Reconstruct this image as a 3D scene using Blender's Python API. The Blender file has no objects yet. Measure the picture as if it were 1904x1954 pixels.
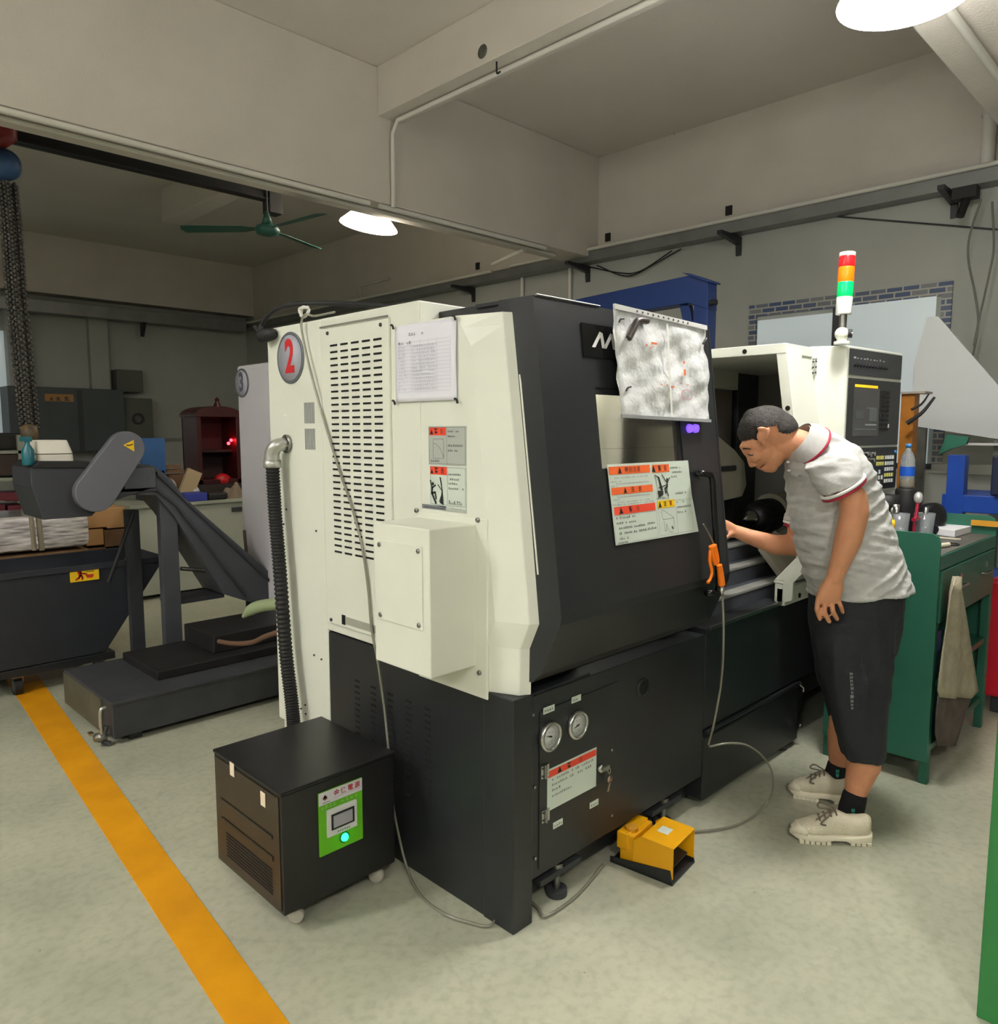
import bpy, math, random
from mathutils import Vector, Matrix
from math import pi, sin, cos, radians, sqrt, atan
random.seed(7)
SC = bpy.context.scene
COL = SC.collection

# ------------------------------------------------------------------ camera
CAMH, FPX, TH = 1.5, 1450.0, atan(155/1450)
cd = bpy.data.cameras.new('camera'); cam = bpy.data.objects.new('camera', cd); COL.objects.link(cam)
cd.sensor_fit = 'HORIZONTAL'; cd.sensor_width = 36.0; cd.lens = FPX/1904*36.0
cd.clip_start = .05; cd.clip_end = 100
cam.location = (0, 0, CAMH); cam.rotation_euler = (pi/2-TH, 0, -pi/4)
SC.camera = cam
# ------------------------------------------------------------------ world, exposure
w = bpy.data.worlds.new('world'); SC.world = w; w.use_nodes = True
w.node_tree.nodes['Background'].inputs[0].default_value = (.75, .85, 1, 1)
w.node_tree.nodes['Background'].inputs[1].default_value = .25
vs = SC.view_settings; vs.view_transform = 'Standard'; vs.look = 'None'; vs.gamma = 1; vs.use_curve_mapping = False
vs.exposure = 0.90
LAMP_POWER = 66.0       # emission strength of every lamp lens
SHADE_GLOW = 44.0
# lamps: (x, y, z, tilt about x, tilt about y)
LAMPS = [(2.97, .99, 2.985, 0, 0), (4.02, 5.62, 3.26, .0, .16), (-1.6, 2.9, 3.24, 0, 0), (-.4, -1.6, 3.24, 0, 0),
         (-3.6, -1.0, 3.24, 0, 0), (-4.0, 4.0, 3.24, 0, 0)]  # last four are unseen, added to set the light from behind and left

# ------------------------------------------------------------------ unprojection onto planes of the room
_s, _c, _q = sin(TH), cos(TH), sqrt(.5)
def _ray(px, py):
    a = (px-952)/FPX; b = (977-py)/FPX
    d = _c+b*_s; z = -_s+b*_c
    return Vector((_q*(d+a), _q*(d-a), z))
def PX(px, py, X): r = _ray(px, py); t = X/r.x; return Vector((X, t*r.y, CAMH+t*r.z))
def PY(px, py, Y): r = _ray(px, py); t = Y/r.y; return Vector((t*r.x, Y, CAMH+t*r.z))
def PZ(px, py, Z=0): r = _ray(px, py); t = (Z-CAMH)/r.z; return Vector((t*r.x, t*r.y, Z))
def PD(px, py, d):
    r = _ray(px, py); t = d/(_q*(r.x+r.y)); return Vector((t*r.x, t*r.y, CAMH+t*r.z))

# ------------------------------------------------------------------ materials
def lin(c): return tuple((x/255/12.92 if x/255 <= .04045 else ((x/255+.055)/1.055)**2.4) for x in c)
_M = {}
def M(name, rgb, rough=.5, metal=0, nz=0, nscale=8, bump=0, bscale=60, coat=0, emit=None, estr=0, trans=0, alpha=1, spec=.5, rgb2=None, stretch=None):
    if name in _M: return _M[name]
    m = bpy.data.materials.new(name); m.use_nodes = True; nt = m.node_tree; N = nt.nodes; b = N['Principled BSDF']
    c = lin(rgb)+(1,)
    b.inputs['Base Color'].default_value = c; b.inputs['Roughness'].default_value = rough; b.inputs['Metallic'].default_value = metal
    b.inputs['Specular IOR Level'].default_value = spec
    if coat: b.inputs['Coat Weight'].default_value = coat; b.inputs['Coat Roughness'].default_value = .15
    if emit: b.inputs['Emission Color'].default_value = lin(emit)+(1,); b.inputs['Emission Strength'].default_value = estr
    if trans: b.inputs['Transmission Weight'].default_value = trans
    if alpha < 1: b.inputs['Alpha'].default_value = alpha
    if nz or bump:
        tc = N.new('ShaderNodeTexCoord'); mp = N.new('ShaderNodeMapping'); nt.links.new(tc.outputs['Object'], mp.inputs[0])
        if stretch: mp.inputs['Scale'].default_value = stretch
    if nz:
        n = N.new('ShaderNodeTexNoise'); n.inputs['Scale'].default_value = nscale; n.inputs['Detail'].default_value = 6
        nt.links.new(mp.outputs[0], n.inputs['Vector'])
        r = N.new('ShaderNodeValToRGB'); r.color_ramp.elements[0].position = .3; r.color_ramp.elements[1].position = .7
        c2 = lin(rgb2) if rgb2 else tuple(max(0, x*(1-nz)) for x in c[:3])
        r.color_ramp.elements[0].color = tuple(c2)+(1,); r.color_ramp.elements[1].color = c if rgb2 else tuple(min(1, x*(1+nz*.35)) for x in c[:3])+(1,)
        nt.links.new(n.outputs['Fac'], r.inputs[0]); nt.links.new(r.outputs[0], b.inputs['Base Color'])
    if bump:
        n2 = N.new('ShaderNodeTexNoise'); n2.inputs['Scale'].default_value = bscale; n2.inputs['Detail'].default_value = 4
        nt.links.new(mp.outputs[0], n2.inputs['Vector'])
        bp = N.new('ShaderNodeBump'); bp.inputs['Strength'].default_value = bump; bp.inputs['Distance'].default_value = .01
        nt.links.new(n2.outputs['Fac'], bp.inputs['Height']); nt.links.new(bp.outputs[0], b.inputs['Normal'])
    _M[name] = m; return m

white_m = M('cream_machine_paint', (226, 229, 216), .42, bump=.04, bscale=350, nz=.04, nscale=3)
black_m = M('black_machine_paint', (33, 35, 38), .38, bump=.12, bscale=420)
dark_m = M('dark_grey_paint', (58, 60, 64), .55, nz=.25, nscale=6)
steel = M('bright_steel', (200, 200, 198), .25, 1)
steel2 = M('brushed_steel', (150, 150, 145), .38, 1, nz=.2, nscale=20)
void = M('dark_gap', (6, 6, 6), .9)
rubber = M('black_rubber', (22, 22, 23), .6)
paper = M('white_paper', (228, 228, 238), .8)
sticker = M('sticker_film', (205, 216, 204), .5)
grey_st = M('grey_sticker_film', (176, 182, 174), .5)
ink = M('dark_ink', (28, 28, 28), .7)
inkg = M('grey_ink', (120, 122, 126), .7)
orange = M('warning_orange', (236, 104, 48), .5)
redor = M('warning_red', (232, 74, 48), .5)
yell = M('warning_yellow', (240, 196, 20), .5)
wallm = M('wall_plaster', (176, 178, 170), .85, nz=.10, nscale=1.3, bump=.1, bscale=40)
ceilm = M('ceiling_plaster', (212, 206, 196), .9, nz=.05, nscale=1.2, bump=.12, bscale=60)
beamm = M('beam_plaster', (208, 202, 191), .9, nz=.07, nscale=1.8, bump=.2, bscale=90)
conduit = M('white_conduit', (214, 212, 202), .5)
galv = M('galvanised_duct', (138, 140, 138), .4, .5, nz=.15, nscale=5)

def floor_mat():
    m = bpy.data.materials.new('painted_concrete_floor'); m.use_nodes = True; nt = m.node_tree; N = nt.nodes; L = nt.links; b = N['Principled BSDF']
    tc = N.new('ShaderNodeTexCoord')
    n1 = N.new('ShaderNodeTexNoise'); n1.inputs['Scale'].default_value = 1.4; n1.inputs['Detail'].default_value = 8; n1.inputs['Roughness'].default_value = .62
    n2 = N.new('ShaderNodeTexNoise'); n2.inputs['Scale'].default_value = 34; n2.inputs['Detail'].default_value = 9
    L.new(tc.outputs['Object'], n1.inputs[0]); L.new(tc.outputs['Object'], n2.inputs[0])
    r1 = N.new('ShaderNodeValToRGB'); e = r1.color_ramp.elements
    e[0].position = .34; e[0].color = lin((158, 162, 143))+(1,); e[1].position = .66; e[1].color = lin((188, 188, 167))+(1,)
    r2 = N.new('ShaderNodeValToRGB'); e = r2.color_ramp.elements
    e[0].position = .30; e[0].color = (.84, .84, .82, 1); e[1].position = .55; e[1].color = (1, 1, 1, 1)
    L.new(n1.outputs['Fac'], r1.inputs[0]); L.new(n2.outputs['Fac'], r2.inputs[0])
    mx = N.new('ShaderNodeMix'); mx.data_type = 'RGBA'; mx.blend_type = 'MULTIPLY'; mx.inputs['Factor'].default_value = 1
    L.new(r1.outputs[0], mx.inputs['A']); L.new(r2.outputs[0], mx.inputs['B'])
    # scuffs and small dark stains with a shape of their own
    v = N.new('ShaderNodeTexNoise'); v.inputs['Scale'].default_value = 5.5; v.inputs['Detail'].default_value = 10; v.inputs['Roughness'].default_value = .75; L.new(tc.outputs['Object'], v.inputs[0])
    r3 = N.new('ShaderNodeValToRGB'); e = r3.color_ramp.elements; e[0].position = .30; e[0].color = (.5, .46, .42, 1); e[1].position = .36; e[1].color = (1, 1, 1, 1)
    L.new(v.outputs['Fac'], r3.inputs[0])
    m2 = N.new('ShaderNodeMix'); m2.data_type = 'RGBA'; m2.blend_type = 'MULTIPLY'; m2.inputs['Factor'].default_value = 1
    L.new(mx.outputs['Result'], m2.inputs['A']); L.new(r3.outputs[0], m2.inputs['B'])
    wv = N.new('ShaderNodeTexVoronoi'); wv.feature = 'DISTANCE_TO_EDGE'; wv.inputs['Scale'].default_value = .9; wn = N.new('ShaderNodeMix'); wn.data_type = 'RGBA'; wn.inputs['Factor'].default_value = .12
    L.new(tc.outputs['Object'], wn.inputs['A']); L.new(n1.outputs['Color'], wn.inputs['B']); L.new(wn.outputs['Result'], wv.inputs['Vector'])
    r4 = N.new('ShaderNodeValToRGB'); e = r4.color_ramp.elements; e[0].position = 0; e[0].color = (.80, .79, .76, 1); e[1].position = .006; e[1].color = (1, 1, 1, 1); L.new(wv.outputs['Distance'], r4.inputs[0])
    m3_ = N.new('ShaderNodeMix'); m3_.data_type = 'RGBA'; m3_.blend_type = 'MULTIPLY'; m3_.inputs['Factor'].default_value = .4; L.new(m2.outputs['Result'], m3_.inputs['A']); L.new(r4.outputs[0], m3_.inputs['B']); m2 = m3_
    L.new(m2.outputs['Result'], b.inputs['Base Color'])
    rr = N.new('ShaderNodeMapRange'); rr.inputs['To Min'].default_value = .28; rr.inputs['To Max'].default_value = .5
    L.new(n1.outputs['Fac'], rr.inputs['Value']); L.new(rr.outputs[0], b.inputs['Roughness'])
    bp = N.new('ShaderNodeBump'); bp.inputs['Strength'].default_value = .08; bp.inputs['Distance'].default_value = .01
    L.new(n2.outputs['Fac'], bp.inputs['Height']); L.new(bp.outputs[0], b.inputs['Normal'])
    return m
floorm = floor_mat()

# ------------------------------------------------------------------ mesh builder
def T(loc=(0, 0, 0), rz=0, rx=0, ry=0):
    return Matrix.Translation(Vector(loc)) @ Matrix.Rotation(rz, 4, 'Z') @ Matrix.Rotation(ry, 4, 'Y') @ Matrix.Rotation(rx, 4, 'X')
W = {}          # world matrix of every parent object
_tx = {}
def text_geo(s, size=1.0, bold=0.0):
    k = (s, bold)
    if k not in _tx:
        c = bpy.data.curves.new('t', 'FONT'); c.body = s; c.size = 1; c.offset = bold; c.resolution_u = 3
        c.align_x = 'CENTER'; c.align_y = 'CENTER'
        o = bpy.data.objects.new('t', c); COL.objects.link(o)
        dg = bpy.context.evaluated_depsgraph_get(); me = bpy.data.meshes.new_from_object(o.evaluated_get(dg))
        _tx[k] = ([v.co.copy() for v in me.vertices], [tuple(p.vertices) for p in me.polygons])
        bpy.data.objects.remove(o); bpy.data.curves.remove(c); bpy.data.meshes.remove(me)
    return _tx[k]
def crom(pts, n=6):
    pts = [Vector(p) for p in pts]; P = [pts[0]*2-pts[1]]+pts+[pts[-1]*2-pts[-2]]; out = []
    for i in range(1, len(P)-2):
        for k in range(n):
            t = k/n; a, b, c, d = P[i-1:i+3]
            out.append(.5*((2*b)+(c-a)*t+(2*a-5*b+4*c-d)*t*t+(3*b-3*c+d-a)*t**3))
    out.append(pts[-1]); return out
class MB:
    def __init__(s, xf=None): s.v = []; s.f = []; s.m = []; s.mats = []; s.sm = []; s.xf = xf
    def add(s, vs_, fs, mat, smooth=False):
        k = len(s.v)
        s.v += [(s.xf @ Vector(p)) if s.xf else Vector(p) for p in vs_]
        if mat not in s.mats: s.mats.append(mat)
        i = s.mats.index(mat)
        for f in fs: s.f.append(tuple(a+k for a in f)); s.m.append(i); s.sm.append(smooth)
        return s
    def box(s, x0, x1, y0, y1, z0, z1, mat):
        return s.add([(x, y, z) for x in (x0, x1) for y in (y0, y1) for z in (z0, z1)],
                     [(0, 1, 3, 2), (4, 6, 7, 5), (0, 4, 5, 1), (2, 3, 7, 6), (0, 2, 6, 4), (1, 5, 7, 3)], mat)
    def poly(s, pts, mat): return s.add(pts, [tuple(range(len(pts)))], mat)
    def slab(s, pts, off, mat):     # polygon thickened by the vector off
        n = len(pts); off = Vector(off); P = [Vector(p) for p in pts]
        return s.add(P+[p+off for p in P], [tuple(range(n)), tuple(range(2*n-1, n-1, -1))]+[(i, (i+1) % n, n+(i+1) % n, n+i) for i in range(n)], mat)
    def prism(s, poly, ax, a0, a1, mat):    # poly: 2-D points in the plane normal to ax
        def p3(p, a): return (a, p[0], p[1]) if ax == 'x' else ((p[0], a, p[1]) if ax == 'y' else (p[0], p[1], a))
        d = {'x': (a1-a0, 0, 0), 'y': (0, a1-a0, 0), 'z': (0, 0, a1-a0)}[ax]
        return s.slab([p3(p, a0) for p in poly], d, mat)
    def cyl(s, p0, p1, r0, mat, r1=None, n=16, cap=True, smooth=True):
        p0 = Vector(p0); p1 = Vector(p1); r1 = r0 if r1 is None else r1; d = (p1-p0).normalized()
        a = d.orthogonal().normalized(); b = d.cross(a); vs_ = []
        for p, r in ((p0, r0), (p1, r1)):
            for i in range(n): t = 2*pi*i/n; vs_.append(p+(a*cos(t)+b*sin(t))*r)
        s.add(vs_, [(i, (i+1) % n, n+(i+1) % n, n+i) for i in range(n)], mat, smooth)
        if cap: s.add(vs_[:n], [tuple(range(n-1, -1, -1))], mat); s.add(vs_[n:], [tuple(range(n))], mat)
        return s
    def tube(s, pts, r, mat, n=8, sub=5, smooth=True):
        P = crom(pts, sub) if sub and len(pts) > 2 else [Vector(p) for p in pts]
        R = r if callable(r) else (lambda t: r)
        d = (P[1]-P[0]).normalized(); a = d.orthogonal().normalized(); vs_ = []
        for i, p in enumerate(P):
            d = (P[min(i+1, len(P)-1)]-P[max(i-1, 0)]).normalized(); a = (a-d*a.dot(d)).normalized(); b = d.cross(a)
            for k in range(n): t = 2*pi*k/n; vs_.append(p+(a*cos(t)+b*sin(t))*R(i/(len(P)-1)))
        fs = [(i*n+k, i*n+(k+1) % n, (i+1)*n+(k+1) % n, (i+1)*n+k) for i in range(len(P)-1) for k in range(n)]
        s.add(vs_, fs, mat, smooth); s.add(vs_[:n], [tuple(range(n-1, -1, -1))], mat); s.add(vs_[-n:], [tuple(range(n))], mat); return s
    def lathe(s, prof, c, mat, axis=(0, 0, 1), n=24, smooth=True, cap=True):   # prof: (radius, distance along the axis)
        c = Vector(c); d = Vector(axis).normalized(); a = d.orthogonal().normalized(); b = d.cross(a); vs_ = []
        for r, h in prof:
            for i in range(n): t = 2*pi*i/n; vs_.append(c+d*h+(a*cos(t)+b*sin(t))*max(r, 1e-4))
        fs = [(j*n+i, j*n+(i+1) % n, (j+1)*n+(i+1) % n, (j+1)*n+i) for j in range(len(prof)-1) for i in range(n)]
        if cap: fs += [tuple(range(n-1, -1, -1)), tuple(range((len(prof)-1)*n, len(prof)*n))]
        return s.add(vs_, fs, mat, smooth)
    def ell(s, c, r, mat, rot=None, n=16, m=10):
        c = Vector(c); r = (r, r, r) if not hasattr(r, '__len__') else r; vs_ = []
        for j in range(m+1):
            ph = pi*j/m
            for i in range(n):
                t = 2*pi*i/n; p = Vector((r[0]*sin(ph)*cos(t), r[1]*sin(ph)*sin(t), r[2]*cos(ph)))
                if rot is not None: p = rot @ p
                vs_.append(c+p)
        return s.add(vs_, [(j*n+i, (j+1)*n+i, (j+1)*n+(i+1) % n, j*n+(i+1) % n) for j in range(m) for i in range(n)], mat, True)
    def loft(s, secs, mat, n=24, cap=True, p=2.3, smooth=True):   # secs: (centre, u half-axis, v half-axis)
        vs_ = []
        for c, u, v in secs:
            c, u, v = Vector(c), Vector(u), Vector(v)
            for i in range(n):
                t = 2*pi*i/n; ct, st = cos(t), sin(t)
                vs_.append(c+u*(abs(ct)**(2/p)*(1 if ct >= 0 else -1))+v*(abs(st)**(2/p)*(1 if st >= 0 else -1)))
        fs = [(j*n+i, j*n+(i+1) % n, (j+1)*n+(i+1) % n, (j+1)*n+i) for j in range(len(secs)-1) for i in range(n)]
        if cap: fs += [tuple(range(n-1, -1, -1)), tuple(range((len(secs)-1)*n, len(secs)*n))]
        return s.add(vs_, fs, mat, smooth)
    def text(s, body, c, u, v, size, mat, bold=0.0, sx=1.0):
        vs_, fs = text_geo(body, 1, bold); c, u, v = Vector(c), Vector(u).normalized(), Vector(v).normalized()
        return s.add([c+u*(p.x*size*sx)+v*(p.y*size) for p in vs_], fs, mat)
    def obj(s, name, parent=None, bev=0, seg=2, wm=None):
        inv = W[parent.name].inverted() if parent else (wm.inverted() if wm else None)
        me = bpy.data.meshes.new(name)
        me.from_pydata([tuple(inv @ p) if inv else tuple(p) for p in s.v], [], s.f)
        for m in s.mats: me.materials.append(m)
        me.polygons.foreach_set('material_index', s.m); me.polygons.foreach_set('use_smooth', s.sm); me.validate(); me.update()
        # consistent outward normals
        import bmesh
        bm = bmesh.new(); bm.from_mesh(me); bmesh.ops.recalc_face_normals(bm, faces=bm.faces); bm.to_mesh(me); bm.free()
        o = bpy.data.objects.new(name, me); COL.objects.link(o)
        if parent: o.parent = parent; W[o.name] = W[parent.name]
        else: W[o.name] = wm or Matrix(); o.matrix_world = W[o.name]
        if bev:
            b = o.modifiers.new('bevel', 'BEVEL'); b.width = bev; b.segments = seg; b.limit_method = 'ANGLE'; b.angle_limit = .6; b.harden_normals = False
        return o
def tag(o, label=None, cat=None, group=None, kind=None):
    if label: o['label'] = label
    if cat: o['category'] = cat
    if group: o['group'] = group
    if kind: o['kind'] = kind
    return o
def thing(name, label, cat, loc, rz=0, group=None):
    o = bpy.data.objects.new(name, None); COL.objects.link(o); o.empty_display_size = .1
    o.location = loc; o.rotation_euler = (0, 0, rz); W[o.name] = T(loc, rz)
    return tag(o, label, cat, group)
def struct(mb, name, bev=0): return tag(mb.obj(name, bev=bev), kind='structure')
def kids(o): return [c for c in bpy.data.objects if c.parent == o]
def dup(root, mat, label=None, group=None):
    def cp(o, par):
        c = o.copy(); COL.objects.link(c)
        if par: c.parent = par
        for ch in kids(o): cp(ch, c)
        return c
    r = cp(root, None); r.matrix_world = mat
    if label: r['label'] = label
    if group: r['group'] = group
    return r

# ================================================================== the setting
XW, YW, ZC = 6.45, 12.7, 4.27      # right wall, far wall, ceiling
X0, Y0 = -5.5, -5.5
ZB = 3.27                          # underside of the deep beams
struct(MB().box(X0-.2, XW+.2, Y0-.2, YW+.2, -.1, 0, floorm), 'floor')
struct(MB().box(X0-.2, XW+.2, Y0-.2, YW+.2, ZC, ZC+.15, ceilm), 'ceiling')
struct(MB().box(XW, XW+.2, Y0, YW, 0, ZC, wallm), 'wall_right')
struct(MB().box(X0, XW, YW, YW+.2, 0, ZC, wallm), 'wall_back')
struct(MB().box(X0-.2, X0, Y0, YW, 0, ZC, wallm), 'wall_left')
struct(MB().box(X0, XW, Y0-.2, Y0, 0, ZC, wallm), 'wall_front')
struct(MB().box(X0, XW, 5.0, 5.36, ZB, ZC, beamm), 'trim_1', .008)
struct(MB().box(X0, XW, .86, 1.23, ZB, ZC, beamm), 'trim_2', .008)
struct(MB().box(3.68, 3.91, 1.23, 5.0, 3.91, ZC, beamm), 'trim_3', .006)
struct(MB().box(3.68, 3.91, 5.36, 9.2, 3.91, ZC, beamm), 'trim_4', .006)
struct(MB().box(XW-.004, XW, Y0, YW-.3, 3.33, ZC, beamm), 'trim_5')
struct(MB().box(X0, XW, YW-.3, YW, 3.45, ZC, beamm), 'trim_6', .006)
# window in the right wall with its tiled surround and two frosted panes
wf = M('blue_patterned_tile', (196, 196, 186), .5)
def tile_mat():
    m = bpy.data.materials.new('blue_mosaic_tile'); m.use_nodes = True; nt = m.node_tree; N = nt.nodes; L = nt.links; b = N['Principled BSDF']
    tc = N.new('ShaderNodeTexCoord'); sp = N.new('ShaderNodeSeparateXYZ'); cb = N.new('ShaderNodeCombineXYZ'); L.new(tc.outputs['Object'], sp.inputs[0])
    L.new(sp.outputs['Y'], cb.inputs[0]); L.new(sp.outputs['Z'], cb.inputs[1])
    br = N.new('ShaderNodeTexBrick'); L.new(cb.outputs[0], br.inputs['Vector']); br.inputs['Scale'].default_value = 1
    br.inputs['Brick Width'].default_value = .12; br.inputs['Row Height'].default_value = .045; br.inputs['Mortar Size'].default_value = .006; br.inputs['Bias'].default_value = -.2
    br.inputs['Color1'].default_value = lin((66, 84, 118))+(1,); br.inputs['Color2'].default_value = lin((140, 140, 132))+(1,); br.inputs['Mortar'].default_value = lin((176, 174, 164))+(1,)
    L.new(br.outputs['Color'], b.inputs['Base Color']); b.inputs['Roughness'].default_value = .4
    return m
tilem = tile_mat()
frost = M('frosted_glass_glow', (206, 216, 218), .18, emit=(200, 214, 216), estr=.16)  # faint glow put into the panes to brighten them
wy0, wy1, wz0, wz1 = 1.80, 3.30, 1.25, 2.60
struct(MB().box(XW-.02, XW, wy0-.1, wy1, wz1-.1, wz1, tilem).box(XW-.02, XW, wy1-.07, wy1, wz0, wz1-.1, tilem)
       .box(XW-.02, XW, wy0-.1, wy0-.03, wz0, wz1-.1, tilem), 'trim_7')
wm_ = MB(); wm_.box(XW-.035, XW-.02, 2.5, 2.56, wz0, wz1-.1, dark_m).box(XW-.035, XW-.02, wy0-.03, wy1-.07, wz0-.04, wz0, dark_m)
wo = struct(wm_, 'window_1')
MB().box(XW-.03, XW-.022, 2.56, wy1-.09, wz0, wz1-.14, frost).obj('pane', wo)
MB().box(XW-.03, XW-.022, wy0, 2.5, wz0, wz1-.10, frost).obj('pane', wo)
# pale plinth band on the right wall, painted line
struct(MB().box(XW-.015, XW, Y0, YW, 1.18, 1.25, M('wall_ledge', (196, 198, 190), .7)), 'trim_8')

# yellow floor line
yl = M('yellow_floor_paint', (226, 158, 16), .45, nz=.22, nscale=5, rgb2=(206, 140, 14))
a0, a1, b0, b1 = PZ(24, 1318), PZ(92, 1318), PZ(430, 1954), PZ(552, 1954)
def ext(p, q, t): return p+(q-p)*t
m = MB(); L0, L1 = ext(b0, a0, 2.1), ext(b1, a1, 2.1); K0, K1 = ext(a0, b0, 1.8), ext(a1, b1, 1.8)
m.slab([K0, K1, L1, L0], (0, 0, .003), yl)
struct(m, 'trim_9')

# cable duct with conduit on brackets along the two far walls
m = MB().box(XW-.16, XW-.004, -3, YW-.02, 3.22, 3.32, galv); t = thing('cable_duct', 'long grey steel cable duct along the right wall above the window', 'duct', (XW, 3, 3.22))
m.obj('duct_body', t, .004)
MB().tube([(XW-.17, -3, 3.335), (XW-.17, 6.1, 3.335)], .018, conduit, sub=0).tube([(XW-.17, 6.4, 3.32), (XW-.17, YW-.1, 3.32)], .018, conduit, sub=0).obj('conduit', t)
for y in (3.4, 5.1, 6.85, 8.6, 1.7):
    q = MB(); q.slab([(XW-.36, y, 3.21), (XW, y, 3.21), (XW, y, 3.05), (XW-.02, y, 3.05), (XW-.03, y, 3.14), (XW-.36, y, 3.18)], (0, .045, 0), black_m); q.obj('bracket', t)
for y in (3.53, 4.87, 6.8): MB().box(XW-.02, XW+.0, y-.03, y+.03, 3.42, 3.5, rubber).obj('clip', t)
MB().tube([(XW-.02, 5.1, 3.2), (XW-.05, 4.7, 3.08), (XW-.04, 4.45, 3.06), (XW-.03, 4.1, 3.2)], .006, rubber).tube([(XW-.02, 5.0, 3.2), (XW-.05, 4.6, 3.03), (XW-.04, 4.3, 3.1), (XW-.03, 4.0, 3.2)], .006, rubber).obj('loose_cable', t)
t = thing('cable_duct', 'grey steel cable duct running across the far back wall', 'duct', (0, YW, 3.2))
MB().box(-4, XW-.2, YW-.42, YW-.30, 3.16, 3.33, galv).obj('duct_body', t, .004)
for x in (4.55,): MB().slab([(x, YW-.42, 3.16), (x, YW-.3, 3.16), (x, YW-.3, 2.95)], (.06, 0, 0), black_m).obj('bracket', t)
MB().box(-4, XW-.2, YW-.3, YW, 3.18, 3.31, galv).obj('duct_shelf', t)

# surface conduits on the beams
def conduit_thing(name, label, paths, r=.014, mat=conduit, cat='conduit', extra=None):
    o = MB()
    for p in paths: o.tube(p, r, mat, n=8, sub=0)
    if extra: extra(o)
    return tag(o.obj(name), label, cat)
tag(MB().tube([(X0, 5.02, ZB-.02), (3.60, 5.02, ZB-.02)], .02, conduit, sub=0).tube([(3.70, 5.02, ZB-.02), (XW-.8, 5.02, ZB-.02)], .02, conduit, sub=0)
    .tube([(X0, 5.16, ZB-.016), (XW-.5, 5.16, ZB-.016)], .016, conduit, sub=0)
    .tube([(5.55, 5.2, ZB-.02), (5.8, 5.9, ZB-.02)], .02, conduit, sub=0).obj('beam_conduit'), 'pair of white conduits under the deep beam that crosses the room', 'conduit')
tag(MB().tube([(3.80, 4.98, ZB-.02), (3.80, 4.975, ZB+.1), (3.80, 4.975, 3.80), (3.80, 4.9, 3.885), (3.80, 1.25, 3.885)], .018, conduit, sub=0).obj('beam_conduit'),
    'white conduit dropping down the deep beam and running along the shallow beam', 'conduit')
tag(MB().tube([(X0, 1.06, ZB-.02), (XW, 1.06, ZB-.02)], .02, conduit, sub=0).obj('beam_conduit'), 'white conduit under the beam at the upper right corner', 'conduit')
tag(MB().tube([(XW-.06, 1.52, 3.34), (XW-.06, 1.52, 3.72)], .045, conduit, sub=0, n=14).lathe([(.055, 0), (.055, .05)], (XW-.06, 1.52, 3.7), conduit).obj('drain_pipe'), 'short fat white pipe rising from the duct at the right edge', 'pipe')
for y, lab in ((7.3, 'left of the two thin white pipes on the far right wall'), ):
    tag(MB().tube([(XW-.03, 6.05, 2.2), (XW-.03, 6.05, 3.22)], .02, conduit, sub=0).obj('wall_pipe'), 'thin white pipe on the wall left of the blue jib arm', 'pipe')
    tag(MB().tube([(XW-.03, 5.35, 2.2), (XW-.03, 5.35, 3.22)], .02, conduit, sub=0).obj('wall_pipe'), 'thin white pipe on the wall above the blue jib arm', 'pipe')
tag(MB().tube([(XW-.03, 9.2, 3.34), (XW-.03, 9.2, 3.55), (XW-.03, 8.5, 3.55)], .014, conduit, sub=0).obj('wall_pipe'), 'small bent white pipe above the duct beyond the far lamp', 'pipe')
# hook and round hole patch on the shallow beam
hk = PZ(948, 118, 3.91)
tag(MB().tube([(3.72, hk.y, 3.91), (3.72, hk.y, 3.87), (3.735, hk.y+.01, 3.845), (3.755, hk.y, 3.86)], .006, rubber).obj('ceiling_hook'), 'small dark iron hook under the shallow ceiling beam', 'hook')
pt = PX(920, 98, 3.678)
tag(MB().lathe([(.045, 0), (.03, .004)], (3.68, pt.y, pt.z), M('raw_cement', (96, 98, 88), .9, nz=.4, nscale=30), axis=(-1, 0, 0), n=14).obj('cement_patch'), 'round dark cement patch on the side of the shallow beam', 'patch')
rag = M('peeled_plaster', (88, 78, 62), .9, nz=.5, nscale=40)
for (px, py), lab in (((1305, 241), 'dark peeled plaster crack at the ceiling edge, nearer the deep beam'), ((1525, 166), 'dark peeled plaster crack at the ceiling edge, nearer the big lamp')):
    c = PX(px, py, XW-.01); q = MB()
    tp_ = [(.11-k*.027, .010+random.uniform(-.012, .012)) for k in range(9)]; bt_ = [(a_, b_-random.uniform(.012, .04)) for a_, b_ in tp_]
    q.slab([Vector((XW-.008, c.y+a_, c.z+b_-a_*.25)) for a_, b_ in tp_+bt_[::-1]], (.006, 0, 0), rag)
    tag(q.obj('plaster_crack'), lab, 'crack')

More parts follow.
